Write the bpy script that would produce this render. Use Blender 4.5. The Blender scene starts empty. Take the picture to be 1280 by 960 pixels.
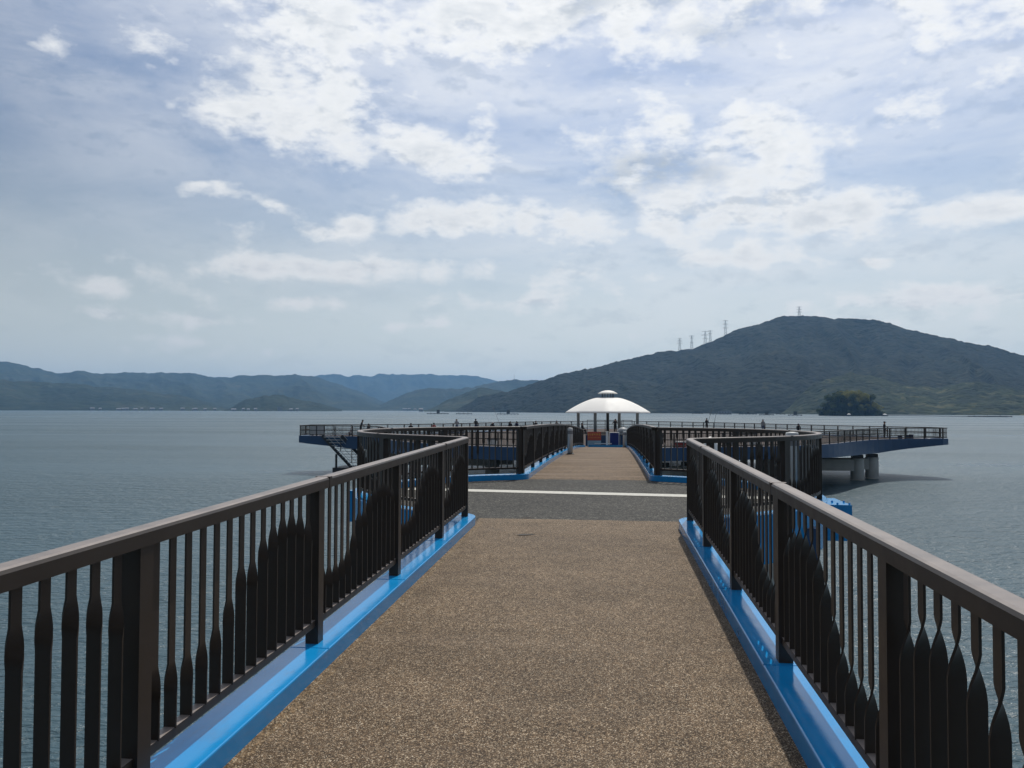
import bpy, bmesh, math, random
import numpy as np
from mathutils import Vector, Matrix
PI = math.pi
R = math.radians
random.seed(7)
sc = bpy.context.scene
col = sc.collection

# ------------------------------------------------------------------ camera
EYE = 1.61
cam = bpy.data.cameras.new('camera')
cam.sensor_width = 36.0
cam.lens = 36.0 * 1030 / 1280
cam.clip_start = 0.05
cam.clip_end = 60000
cam_o = bpy.data.objects.new('camera', cam)
col.objects.link(cam_o)
yaw, pitch, roll = R(6.6), math.atan(32 / 1030), R(0.15)
cam_o.matrix_world = (Matrix.Translation((0, 0, EYE)) @ Matrix.Rotation(yaw, 4, 'Z')
                      @ Matrix.Rotation(PI / 2 + pitch, 4, 'X') @ Matrix.Rotation(roll, 4, 'Z'))
sc.camera = cam_o

# ------------------------------------------------------------------ colour management / cycles
vs = sc.view_settings
vs.view_transform = 'Standard'
vs.look = 'None'
vs.exposure = 0.0
vs.gamma = 1.0
vs.use_curve_mapping = False
try:
    sc.cycles.use_denoising = True
    sc.cycles.max_bounces = 6
    sc.cycles.diffuse_bounces = 3
    sc.cycles.glossy_bounces = 3
    sc.cycles.volume_bounces = 0
    sc.cycles.sample_clamp_indirect = 4.0
    sc.cycles.sample_clamp_direct = 30.0
except Exception:
    pass


# ------------------------------------------------------------------ node helper
class NT:
    def __init__(s, tree):
        s.t = tree

    def n(s, typ, **kw):
        nd = s.t.nodes.new(typ)
        for k, v in kw.items():
            setattr(nd, k, v)
        return nd

    def put(s, sock, v):
        if isinstance(v, bpy.types.NodeSocket):
            s.t.links.new(v, sock)
        elif v is not None:
            if hasattr(sock, 'default_value'):
                dv = sock.default_value
                if hasattr(dv, '__len__') and not isinstance(v, (tuple, list)):
                    v = [v] * len(dv)
                elif hasattr(dv, '__len__') and len(dv) == 4 and len(v) == 3:
                    v = (*v, 1)
                sock.default_value = v

    def m(s, op, a, b=None, c=None, clamp=False):
        nd = s.n('ShaderNodeMath', operation=op, use_clamp=clamp)
        for i, v in enumerate((a, b, c)):
            if v is not None:
                s.put(nd.inputs[i], v)
        return nd.outputs[0]

    def v(s, op, a, b=None, scale=None):
        nd = s.n('ShaderNodeVectorMath', operation=op)
        s.put(nd.inputs[0], a)
        if b is not None:
            s.put(nd.inputs[1], b)
        if scale is not None:
            s.put(nd.inputs['Scale'], scale)
        return nd.outputs['Value'] if op in ('DOT_PRODUCT', 'LENGTH', 'DISTANCE') else nd.outputs[0]

    def noise(s, vec, scale, detail=4, rough=0.55, dist=0.0):
        nd = s.n('ShaderNodeTexNoise')
        if vec is not None:
            s.put(nd.inputs['Vector'], vec)
        nd.inputs['Scale'].default_value = scale
        nd.inputs['Detail'].default_value = detail
        nd.inputs['Roughness'].default_value = rough
        nd.inputs['Distortion'].default_value = dist
        return nd.outputs['Fac']

    def vor(s, vec, scale, feature='F1', out='Color'):
        nd = s.n('ShaderNodeTexVoronoi', feature=feature)
        if vec is not None:
            s.put(nd.inputs['Vector'], vec)
        nd.inputs['Scale'].default_value = scale
        return nd.outputs[out]

    def ss(s, x, lo, hi, a=0.0, b=1.0):
        nd = s.n('ShaderNodeMapRange', interpolation_type='SMOOTHSTEP')
        for i, v in enumerate((x, lo, hi, a, b)):
            s.put(nd.inputs[i], v)
        return nd.outputs[0]

    def mix(s, f, a, b, typ='MIX'):
        nd = s.n('ShaderNodeMix', data_type='RGBA', blend_type=typ)
        s.put(nd.inputs[0], f)
        s.put(nd.inputs[6], a)
        s.put(nd.inputs[7], b)
        return nd.outputs[2]

    def ramp(s, f, stops):
        nd = s.n('ShaderNodeValToRGB')
        cr = nd.color_ramp
        while len(cr.elements) < len(stops):
            cr.elements.new(0.5)
        for e, (p, c) in zip(cr.elements, stops):
            e.position = p
            e.color = (*c, 1)
        s.put(nd.inputs[0], f)
        return nd.outputs[0]

    def bump(s, h, strength=0.3, dist=0.01):
        nd = s.n('ShaderNodeBump')
        nd.inputs['Strength'].default_value = strength
        nd.inputs['Distance'].default_value = dist
        s.put(nd.inputs['Height'], h)
        return nd.outputs[0]


# ------------------------------------------------------------------ sun and sky
SUN_AZ, SUN_EL = R(13), R(57)          # azimuth to the right of the walkway's direction
SUN_ROT = SUN_AZ
sd = bpy.data.lights.new('sun', 'SUN')
sd.energy = 3.4
sd.angle = R(0.5)
sd.color = (1.0, 0.95, 0.87)
so = bpy.data.objects.new('sun', sd)
col.objects.link(so)
sun_dir = Vector((math.sin(SUN_AZ) * math.cos(SUN_EL), math.cos(SUN_AZ) * math.cos(SUN_EL), math.sin(SUN_EL)))
so.rotation_euler = sun_dir.to_track_quat('Z', 'Y').to_euler()
so.location = (0, -20, 60)

world = bpy.data.worlds.new('World')
sc.world = world
world.use_nodes = True
wt = world.node_tree
wt.nodes.clear()
W = NT(wt)
SKY_STR = 0.10
# clouds: (azimuth, elevation, half width, half height in degrees, weight)
CLOUDS = [(2.3, 26.5, 24, 3.2, .60), (-20.4, 19.0, 6.4, 2.3, .70), (-12.2, 17.1, 4.0, 1.6, .75), (7.6, 16.2, 10.5, 3.4, .66),
          (10.2, 12.8, 11.0, 1.5, .74), (-8.9, 13.0, 5.4, 1.5, .78), (-27.0, 14.2, 1.9, .75, .95), (-18.8, 12.2, 2.4, 1.0, .80),
          (-20.3, 9.4, 9.5, 1.0, .82), (-32.4, 7.9, 2.2, .7, .85), (-27.0, 6.0, 3.2, .6, .62), (-6.6, 7.3, 4.2, .7, .66),
          (8.1, 10.2, 6.0, .9, .66), (21.8, 6.9, 8.5, .75, .66), (-30.5, 20.3, 7, 2.0, .26), (24.3, 12.0, 2.8, 1.0, .6),
          (-19.9, 23.4, 6, 2.0, .50), (-33.0, 6.0, 2.4, .45, .55), (-20.5, 7.0, 2.2, .6, .60), (-14, 5.6, 3.0, .45, .50), (16.9, 9.6, 2.2, .5, .7),
          (9.2, 18.9, 3.3, 1.6, .25), (-1.0, 9.0, 4.5, .9, .55), (-12.2, 6.3, 1.4, .6, .6), (-30.0, 4.6, 3.0, .35, .4), (-22.5, 13.6, 1.2, .4, .6),
          (22, 22.5, 9, 3.0, .3), (2.0, 21.0, 1.6, 1.0, .45), (-37.2, 10.6, 2.4, .6, .5), (15, 5.6, 6, .5, .5),
          (-34, 15.1, 7.5, 5.5, -.70), (20.0, 14.8, 4.2, 1.8, -.50), (-16.1, 21.9, 2.2, 1.3, -.45), (-1.6, 21.3, 3.4, 1.7, -.45),
          (-6.7, 19.0, 2.2, 1.6, -.30), (-22.5, 14.9, 3, 1.0, -.25), (-13, 14.9, 5, .7, -.30), (14, 21.2, 5, 1.2, -.25), (-14, 10.9, 8, .6, -.2), (-20, 8.0, 9, .4, -.2)]
GREY = [(1.7, 15.5, 3.7, 1.2, .9), (5.5, 15.9, 3.2, .9, .7), (-2.2, 26.4, 2.2, 1.1, .8), (8.7, 24.4, 3.8, .9, .7),
        (-17.1, 7.9, 5, .6, .6), (-25, 21, 3.3, 1.6, .3), (4, 27, 5, 1.0, .4)]
tc = W.n('ShaderNodeTexCoord')
dirv = W.v('NORMALIZE', tc.outputs['Generated'])
sep = W.n('ShaderNodeSeparateXYZ')
W.put(sep.inputs[0], dirv)
az = W.m('MULTIPLY', W.m('ARCTAN2', sep.outputs[0], sep.outputs[1]), 180 / PI)
el = W.m('MULTIPLY', W.m('ARCSINE', sep.outputs[2]), 180 / PI)
# wobble the coordinates so that the cloud outlines are ragged
sv = W.v('MULTIPLY', dirv, (1, 1, 2.0))
w1 = W.n('ShaderNodeTexNoise')
W.put(w1.inputs['Vector'], sv)
w1.inputs['Scale'].default_value = 9
w1.inputs['Detail'].default_value = 5
wob = W.v('SUBTRACT', w1.outputs['Color'], (0.5, 0.5, 0.5))
wsep = W.n('ShaderNodeSeparateXYZ')
W.put(wsep.inputs[0], wob)
az2 = W.m('ADD', az, W.m('MULTIPLY', wsep.outputs[0], 7))
el2 = W.m('ADD', el, W.m('MULTIPLY', wsep.outputs[1], W.m('MULTIPLY_ADD', W.m('MAXIMUM', el, 0.0), 0.13, 0.9)))
comb = W.n('ShaderNodeCombineXYZ')
W.put(comb.inputs[0], az2)
W.put(comb.inputs[1], el2)


def gsum(lst, start):
    acc = start
    for a, e, sa, se, amp in lst:
        d = W.v('MULTIPLY', W.v('SUBTRACT', comb.outputs[0], (a, e, 0)), (1 / sa, 1 / se, 0))
        g = W.m('EXPONENT', W.m('MULTIPLY', W.v('DOT_PRODUCT', d, d), -1.0))
        acc = W.m('MULTIPLY_ADD', g, amp, acc)
    return acc


front = W.m('ADD', W.ss(el, -4, 30, 0.30, 0.52), W.ss(W.noise(dirv, 2.2, 2, 0.5), 0.3, 0.7, -0.1, 0.12))
mask = gsum(CLOUDS, front)
n1 = W.noise(sv, 13, 8, 0.58, 0.0)
n2 = W.noise(W.v('MULTIPLY', dirv, (1, 1, 1.9)), 26, 5, 0.56, 0.0)
field = W.m('ADD', mask, W.m('MULTIPLY', W.m('SUBTRACT', n1, 0.5), 1.7))
field = W.m('ADD', field, W.m('MULTIPLY', W.m('SUBTRACT', n2, 0.5), 1.1))
dens = W.ss(field, 0.32, 1.18)
near_sun0 = W.v('DOT_PRODUCT', dirv, tuple(sun_dir))
veil = W.m('MULTIPLY', W.ss(near_sun0, 0.42, 0.82, 0.40, 1.75), W.ss(W.noise(W.v('MULTIPLY', dirv, (1, 1, 3.2)), 4.0, 6, 0.6, 0.4), 0.30, 0.70, 0.10, 0.40))
dens = W.m('MAXIMUM', dens, veil)
thick = W.ss(field, 0.85, 1.7)
n3 = W.noise(W.v('MULTIPLY', W.v('ADD', dirv, (0, 0, 0.012)), (1, 1, 2.6)), 22, 7, 0.6)
grey = W.m('MAXIMUM', gsum(GREY, 0.0), W.m('MULTIPLY', thick, 0.62), None)
grey = W.m('MULTIPLY', grey, W.ss(n3, 0.22, 0.58), clamp=True)
sky = W.n('ShaderNodeTexSky', sky_type='NISHITA')
sky.sun_disc = False
sky.sun_elevation = SUN_EL
sky.sun_rotation = SUN_ROT
sky.air_density = 1.0
sky.dust_density = 1.6
sky.ozone_density = 2.0
lit = W.ss(el, 0, 24, 8.7, 9.7)
n1b = W.noise(W.v('ADD', sv, (0, 0, 0.035)), 13, 8, 0.58, 0.0)
n2b = W.noise(W.v('MULTIPLY', W.v('ADD', dirv, (0, 0, 0.008)), (1, 1, 1.9)), 26, 5, 0.56, 0.0)
relief = W.m('ADD', W.m('MULTIPLY', W.m('SUBTRACT', n1b, n1), 2.2), W.m('MULTIPLY', W.m('SUBTRACT', n2b, n2), 1.6))
grey = W.m('ADD', grey, W.ss(relief, 0.02, 0.55, 0.0, 0.55), clamp=True)
ccol = W.mix(grey, W.v('SCALE', (0.985, 0.995, 1.0), scale=lit), W.v('SCALE', (0.60, 0.67, 0.76), scale=W.m('MULTIPLY', lit, 0.86)))
skyc = W.mix(1.0, sky.outputs[0], (0.86, 0.92, 0.99), 'MULTIPLY')
# brighter round the sun, darker away from it
near_sun = W.v('DOT_PRODUCT', dirv, tuple(sun_dir))
aureole = W.ss(near_sun, 0.40, 0.84, 0.54, 1.05)
skyc = W.v('SCALE', skyc, scale=aureole)
hazef = W.ss(el, -1, 19, 0.97, 0.0)
skyc = W.mix(hazef, skyc, W.v('SCALE', (6.25, 6.75, 6.6), scale=W.ss(near_sun, 0.2, 0.72, 0.80, 1.30)))
ccol = W.v('SCALE', ccol, scale=W.ss(near_sun, 0.35, 0.80, 0.80, 1.03))
final = W.mix(dens, skyc, ccol)
bg = W.n('ShaderNodeBackground')
bg.inputs['Strength'].default_value = SKY_STR
W.put(bg.inputs['Color'], final)
wo = W.n('ShaderNodeOutputWorld')
wt.links.new(bg.outputs[0], wo.inputs['Surface'])
try:
    world.cycles.sampling_method = 'MANUAL'
    world.cycles.sample_map_resolution = 512
except Exception:
    pass


# ------------------------------------------------------------------ object helpers
def link(o, parent=None):
    col.objects.link(o)
    if parent is not None:
        o.parent = parent
    return o


def tag(o, label=None, cat=None, group=None, kind=None):
    for k, v in (('label', label), ('category', cat), ('group', group), ('kind', kind)):
        if v:
            o[k] = v
    return o


def empty(name, loc, rz=0.0, label=None, cat=None, group=None):
    o = bpy.data.objects.new(name, None)
    o.location = loc
    o.rotation_euler = (0, 0, rz)
    o.empty_display_size = 0.3
    link(o)
    if label and len(label.split()) > 16:
        print('LONG', label)
    return tag(o, label, cat, group)


def mesh_obj(name, verts, faces, mat, parent=None, smooth=False):
    me = bpy.data.meshes.new(name)
    me.from_pydata([tuple(v) for v in verts], [], faces)
    me.validate()
    if smooth:
        me.polygons.foreach_set('use_smooth', [True] * len(me.polygons))
    for mm in (mat if isinstance(mat, (list, tuple)) else [mat]):
        me.materials.append(mm)
    o = bpy.data.objects.new(name, me)
    return link(o, parent)


def inst(name, me, parent=None, loc=(0, 0, 0), rz=0.0):
    o = bpy.data.objects.new(name, me)
    o.location = loc
    o.rotation_euler = (0, 0, rz)
    return link(o, parent)


def copy_tree(o, parent=None):
    c = o.copy()
    col.objects.link(c)
    if parent is not None:
        c.parent = parent
    for ch in list(o.children):
        copy_tree(ch, c)
    return c


class MB:
    """collects verts and faces of simple solids into one mesh"""

    def __init__(s):
        s.v, s.f = [], []

    def add(s, vs_, fs):
        b = len(s.v)
        s.v += [tuple(v) for v in vs_]
        s.f += [tuple(b + i for i in f) for f in fs]

    def box(s, c, d, rz=0.0, top=1.0, M=None):
        x, y, z = (q / 2 for q in d)
        pts = [(-x, -y, -z), (x, -y, -z), (x, y, -z), (-x, y, -z),
               (-x * top, -y * top, z), (x * top, -y * top, z), (x * top, y * top, z), (-x * top, y * top, z)]
        cr, sr = math.cos(rz), math.sin(rz)
        o = []
        for p in pts:
            if M is not None:
                o.append(M @ Vector(p))
            else:
                o.append((c[0] + p[0] * cr - p[1] * sr, c[1] + p[0] * sr + p[1] * cr, c[2] + p[2]))
        s.add(o, [(0, 3, 2, 1), (4, 5, 6, 7), (0, 1, 5, 4), (1, 2, 6, 5), (2, 3, 7, 6), (3, 0, 4, 7)])

    def bar(s, a, b, w, h=None):
        a, b = Vector(a), Vector(b)
        h = h or w
        d = (b - a)
        L = d.length
        q = d.to_track_quat('Z', 'Y').to_matrix().to_4x4()
        s.box((0, 0, 0), (w, h, L), M=Matrix.Translation((a + b) / 2) @ q)

    def tube(s, a, b, r0, r1=None, n=10, cap=True):
        a, b = Vector(a), Vector(b)
        r1 = r0 if r1 is None else r1
        q = (b - a).to_track_quat('Z', 'Y')
        vs_ = []
        for p, r in ((a, r0), (b, r1)):
            for i in range(n):
                t = 2 * PI * i / n
                vs_.append(p + q @ Vector((r * math.cos(t), r * math.sin(t), 0)))
        fs = [(i, (i + 1) % n, n + (i + 1) % n, n + i) for i in range(n)]
        if cap:
            fs += [tuple(range(n - 1, -1, -1)), tuple(range(n, 2 * n))]
        s.add(vs_, fs)

    def lathe(s, prof, n=24, c=(0, 0, 0), cap=True):
        vs_ = [(c[0] + r * math.cos(2 * PI * i / n), c[1] + r * math.sin(2 * PI * i / n), c[2] + z) for r, z in prof for i in range(n)]
        m = len(prof)
        fs = [(j * n + i, j * n + (i + 1) % n, (j + 1) * n + (i + 1) % n, (j + 1) * n + i) for j in range(m - 1) for i in range(n)]
        if cap:
            fs += [tuple(range(n - 1, -1, -1)), tuple(range((m - 1) * n, m * n))]
        s.add(vs_, fs)

    def build(s, name, mat, parent=None, smooth=False):
        return mesh_obj(name, s.v, s.f, mat, parent, smooth)


def sweep(path, prof, cap=True, closed=False):
    """profile (u to the right of travel, v up) along a 3-D polyline, mitred in plan"""
    P = [Vector(p) for p in path]
    n = len(P)
    k = len(prof)
    V, Fc = [], []
    for i in range(n):
        if closed:
            a, b, c = P[i - 1], P[i], P[(i + 1) % n]
        else:
            a, b, c = P[max(i - 1, 0)], P[i], P[min(i + 1, n - 1)]
        d0 = Vector(((b - a).x, (b - a).y, 0))
        d1 = Vector(((c - b).x, (c - b).y, 0))
        if d0.length < 1e-9:
            d0 = d1.copy()
        if d1.length < 1e-9:
            d1 = d0.copy()
        d0.normalize()
        d1.normalize()
        t = (d0 + d1).normalized()
        nr = Vector((t.y, -t.x, 0))
        sc_ = 1 / max(0.5, t.dot(d0))
        for u, v in prof:
            V.append(b + nr * u * sc_ + Vector((0, 0, v)))
    segs = n if closed else n - 1
    for i in range(segs):
        j = (i + 1) % n
        for q in range(k):
            q2 = (q + 1) % k
            Fc.append((i * k + q, i * k + q2, j * k + q2, j * k + q))
    if cap and not closed:
        Fc.append(tuple(range(k - 1, -1, -1)))
        Fc.append(tuple(range((n - 1) * k, n * k)))
    return V, Fc


def fix_normals(o):
    bm = bmesh.new()
    bm.from_mesh(o.data)
    bmesh.ops.recalc_face_normals(bm, faces=bm.faces)
    bm.to_mesh(o.data)
    bm.free()
    return o


# ------------------------------------------------------------------ materials
def mat(name):
    m = bpy.data.materials.new(name)
    m.use_nodes = True
    t = NT(m.node_tree)
    b = m.node_tree.nodes['Principled BSDF']
    return m, t, b


def simple(name, c, rough=0.5, metal=0.0, var=0.15, scale=6.0, bump=0.0, bscale=60.0, spec=0.5):
    m, t, b = mat(name)
    geo = t.n('ShaderNodeNewGeometry')
    nz = t.noise(geo.outputs['Position'], scale, 5, 0.6)
    lo = tuple(q * (1 - var) for q in c)
    hi = tuple(min(1, q * (1 + var)) for q in c)
    t.put(b.inputs['Base Color'], t.mix(nz, lo, hi))
    t.put(b.inputs['Roughness'], t.ss(nz, 0.2, 0.8, max(0.02, rough - 0.06), rough + 0.08))
    b.inputs['Metallic'].default_value = metal
    b.inputs['Specular IOR Level'].default_value = spec
    if bump:
        t.put(b.inputs['Normal'], t.bump(t.noise(geo.outputs['Position'], bscale, 3, 0.6), bump, 0.004))
    return m


def rail_mat():
    m, t, b = mat('brown_rail_paint')
    geo = t.n('ShaderNodeNewGeometry')
    pos = geo.outputs['Position']
    nz = t.noise(pos, 5, 6, 0.65)
    fine = t.noise(pos, 240, 2, 0.5)
    c = t.mix(nz, (0.022, 0.016, 0.012), (0.042, 0.032, 0.025))
    # dust and chalking, with sky sheen painted in as well, on upward faces
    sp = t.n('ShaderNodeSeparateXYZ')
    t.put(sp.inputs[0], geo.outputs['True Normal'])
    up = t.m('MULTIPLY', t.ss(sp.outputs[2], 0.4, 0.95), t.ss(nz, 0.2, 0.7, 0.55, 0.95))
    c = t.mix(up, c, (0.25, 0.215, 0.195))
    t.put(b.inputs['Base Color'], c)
    t.put(b.inputs['Roughness'], t.ss(nz, 0.25, 0.75, 0.38, 0.52))
    b.inputs['Specular IOR Level'].default_value = 0.35
    t.put(b.inputs['Normal'], t.bump(fine, 0.12, 0.001))
    return m


def blue_paint():
    m, t, b = mat('blue_gloss_paint')
    geo = t.n('ShaderNodeNewGeometry')
    pos = geo.outputs['Position']
    nz = t.noise(pos, 3.0, 6, 0.65)
    big = t.noise(pos, 0.8, 3, 0.5)
    c = t.mix(nz, (0.004, 0.225, 0.53), (0.010, 0.275, 0.62))
    spots = t.ss(t.noise(pos, 46, 3, 0.7), 0.66, 0.74)
    spots = t.m('MULTIPLY', spots, t.ss(big, 0.45, 0.65))
    c = t.mix(t.m('MULTIPLY', spots, 0.75), c, (0.02, 0.045, 0.09))
    c = t.mix(t.m('MULTIPLY', t.ss(t.noise(pos, 12, 5, 0.7), 0.58, 0.8), 0.25), c, (0.10, 0.22, 0.42))
    t.put(b.inputs['Base Color'], c)
    t.put(b.inputs['Roughness'], t.ss(nz, 0.2, 0.8, 0.09, 0.22))
    film = t.m('MULTIPLY', t.ss(t.noise(t.v('MULTIPLY', pos, (5, 1.2, 5)), 2.0, 6, 0.7), 0.48, 0.75), 0.30)
    t.put(b.inputs['Base Color'], t.mix(film, c, (0.07, 0.11, 0.17)))
    t.put(b.inputs['Normal'], t.bump(t.noise(pos, 9, 4, 0.55), 0.14, 0.006))
    return m


def navy_paint():
    return simple('navy_girder_paint', (0.008, 0.048, 0.125), 0.42, var=0.3, scale=1.2)


def aggregate(name, stops, scale, patch, bump=0.5, tint=(0.92, 0.95, 0.985)):
    m, t, b = mat(name)
    geo = t.n('ShaderNodeNewGeometry')
    pos = geo.outputs['Position']
    vn = t.n('ShaderNodeTexVoronoi')
    t.put(vn.inputs['Vector'], pos)
    vn.inputs['Scale'].default_value = scale
    bw = t.n('ShaderNodeRGBToBW')
    t.put(bw.inputs[0], vn.outputs['Color'])
    c = t.ramp(bw.outputs[0], stops)
    gap = t.ss(vn.outputs['Distance'], 0.45, 0.75, 1.0, 0.35)
    c = t.mix(1.0, c, gap, 'MULTIPLY')
    # clusters of light and dark stones, so that grain still reads farther off
    v2 = t.n('ShaderNodeTexVoronoi')
    t.put(v2.inputs['Vector'], pos)
    v2.inputs['Scale'].default_value = scale * 0.36
    b2 = t.n('ShaderNodeRGBToBW')
    t.put(b2.inputs[0], v2.outputs['Color'])
    c = t.mix(1.0, c, t.ss(b2.outputs[0], 0.15, 0.85, 0.74, 1.26), 'MULTIPLY')
    v3 = t.n('ShaderNodeTexVoronoi')
    t.put(v3.inputs['Vector'], pos)
    v3.inputs['Scale'].default_value = scale * 0.12
    b3 = t.n('ShaderNodeRGBToBW')
    t.put(b3.inputs[0], v3.outputs['Color'])
    c = t.mix(1.0, c, t.ss(b3.outputs[0], 0.15, 0.85, 0.93, 1.07), 'MULTIPLY')
    big = t.noise(pos, 0.55, 6, 0.65)
    mid = t.noise(pos, 3.5, 5, 0.6)
    tone = t.m('ADD', t.ss(big, 0.25, 0.75, 0.72, 1.10), t.ss(mid, 0.2, 0.8, -0.12, 0.14))
    c = t.mix(1.0, c, t.v('SCALE', tint, scale=tone), 'MULTIPLY')
    # transverse wear bands laid with the screed
    band = t.noise(t.v('MULTIPLY', pos, (0.22, 2.6, 0.2)), 1.0, 4, 0.6)
    c = t.mix(t.m('MULTIPLY', t.ss(band, 0.40, 0.72), patch), c, t.mix(0.5, c, (0.30, 0.235, 0.18)))
    t.put(b.inputs['Base Color'], c)
    b.inputs['Roughness'].default_value = 0.72
    b.inputs['Specular IOR Level'].default_value = 0.15
    h = t.m('SUBTRACT', 1.0, vn.outputs['Distance'])
    t.put(b.inputs['Normal'], t.bump(h, bump, 0.004))
    return m


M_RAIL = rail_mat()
M_BLUE = blue_paint()
M_NAVY = navy_paint()
M_PATH = aggregate('brown_resin_gravel', [(0.0, (0.022, 0.013, 0.007)), (0.30, (0.080, 0.049, 0.026)), (0.50, (0.160, 0.104, 0.058)),
                                          (0.70, (0.275, 0.190, 0.112)), (1.0, (0.72, 0.60, 0.44))], 165, 0.15)
M_BRIDGE = aggregate('brown_resin_gravel_bridge', [(0.0, (0.05, 0.032, 0.018)), (0.35, (0.13, 0.085, 0.048)), (0.6, (0.22, 0.15, 0.088)), (1.0, (0.48, 0.37, 0.24))], 70, 0.85, tint=(0.74, 0.70, 0.64))
M_ASPH = aggregate('grey_asphalt', [(0.0, (0.018, 0.018, 0.017)), (0.4, (0.050, 0.050, 0.047)), (0.7, (0.105, 0.104, 0.095)),
                                    (1.0, (0.30, 0.295, 0.265))], 48, 0.0, tint=(0.70, 0.68, 0.63))
M_LINE = simple('worn_white_marking', (0.46, 0.45, 0.40), 0.7, var=0.55, scale=16, bump=0.3)
M_STAIN = simple('dark_stain', (0.035, 0.026, 0.018), 0.8, var=0.4, scale=30)
M_CONC = simple('pale_concrete', (0.44, 0.44, 0.42), 0.85, var=0.3, scale=1.4, bump=0.3, bscale=30)
M_GREYP = simple('light_grey_paint', (0.55, 0.56, 0.55), 0.5, var=0.12, scale=8)
M_COLG = simple('mid_grey_paint', (0.22, 0.24, 0.25), 0.5, var=0.12, scale=8)
M_DARK = simple('dark_steel', (0.025, 0.028, 0.032), 0.5, var=0.25, scale=5)
M_ROOF = simple('white_membrane', (0.90, 0.885, 0.84), 0.6, var=0.03, scale=2)
_t = NT(M_ROOF.node_tree)          # stretched fabric lets part of the light through
_tr = _t.n('ShaderNodeBsdfTranslucent')
_tr.inputs['Color'].default_value = (0.9, 0.88, 0.82, 1)
_mx = _t.n('ShaderNodeMixShader')
_mx.inputs[0].default_value = 0.15
_o = M_ROOF.node_tree.nodes['Material Output']
M_ROOF.node_tree.links.new(M_ROOF.node_tree.nodes['Principled BSDF'].outputs[0], _mx.inputs[1])
M_ROOF.node_tree.links.new(_tr.outputs[0], _mx.inputs[2])
M_ROOF.node_tree.links.new(_mx.outputs[0], _o.inputs['Surface'])
M_WHITE = simple('white_plastic', (0.74, 0.74, 0.72), 0.5, var=0.08, scale=5)
M_DECK = simple('platform_deck_surface', (0.095, 0.082, 0.076), 0.95, var=0.3, scale=0.7, bump=0.2, spec=0.05)
M_ORANGE = simple('faded_orange_board', (0.42, 0.075, 0.045), 0.6, var=0.15, scale=9)
M_YELLOW = simple('yellow_lettering', (0.62, 0.36, 0.06), 0.6, var=0.1, scale=9)
M_PALEB = simple('pale_blue_board', (0.28, 0.40, 0.47), 0.5, var=0.12, scale=6)
M_BANNER = simple('navy_banner_cloth', (0.012, 0.03, 0.16), 0.7, var=0.3, scale=7)
M_PYLON = simple('galvanised_steel', (0.20, 0.21, 0.22), 0.6, var=0.1, scale=0.2)
M_RAFT = simple('weathered_timber', (0.06, 0.055, 0.05), 0.8, var=0.3, scale=0.5)
M_SKIN = simple('skin', (0.42, 0.25, 0.17), 0.55, var=0.08, scale=9)
M_HAIR = simple('black_hair', (0.012, 0.010, 0.009), 0.45, var=0.2, scale=30)
CLOTH = {k: simple('cloth_' + k, c, 0.85, var=0.2, scale=14) for k, c in dict(
    black=(0.014, 0.014, 0.017), charcoal=(0.035, 0.036, 0.042), navy=(0.015, 0.022, 0.06), red=(0.27, 0.03, 0.03),
    white=(0.68, 0.68, 0.66), grey=(0.22, 0.22, 0.23), khaki=(0.18, 0.15, 0.10), denim=(0.04, 0.06, 0.12), pale=(0.42, 0.38, 0.38)).items()}


def forest_mat(name, dark, light, warm, cs, cell):
    m, t, b = mat(name)
    geo = t.n('ShaderNodeNewGeometry')
    pos = geo.outputs['Position']
    big = t.noise(pos, cs, 6, 0.62)
    fine = t.noise(pos, cell, 4, 0.7)
    vn = t.n('ShaderNodeTexVoronoi')
    t.put(vn.inputs['Vector'], pos)
    vn.inputs['Scale'].default_value = cell * 0.8
    bw = t.n('ShaderNodeRGBToBW')
    t.put(bw.inputs[0], vn.outputs['Color'])
    c = t.mix(t.ss(big, 0.32, 0.68), dark, light)
    c = t.mix(t.m('MULTIPLY', t.ss(bw.outputs[0], 0.62, 0.8), t.ss(big, 0.35, 0.7)), c, warm)
    c = t.mix(1.0, c, t.ss(fine, 0.25, 0.75, 0.62, 1.35), 'MULTIPLY')
    t.put(b.inputs['Base Color'], c)
    b.inputs['Roughness'].default_value = 0.9
    b.inputs['Specular IOR Level'].default_value = 0.08
    h = t.m('ADD', t.m('MULTIPLY', vn.outputs['Distance'], -1.0), t.m('MULTIPLY', fine, 0.7))
    t.put(b.inputs['Normal'], t.bump(h, 1.0, 5.0))
    return m


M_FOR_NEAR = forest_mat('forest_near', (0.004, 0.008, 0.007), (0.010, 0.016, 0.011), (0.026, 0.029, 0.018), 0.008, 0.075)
M_FOR_FAR = forest_mat('forest_far', (0.012, 0.022, 0.016), (0.028, 0.040, 0.026), (0.045, 0.050, 0.032), 0.003, 0.03)


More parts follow.
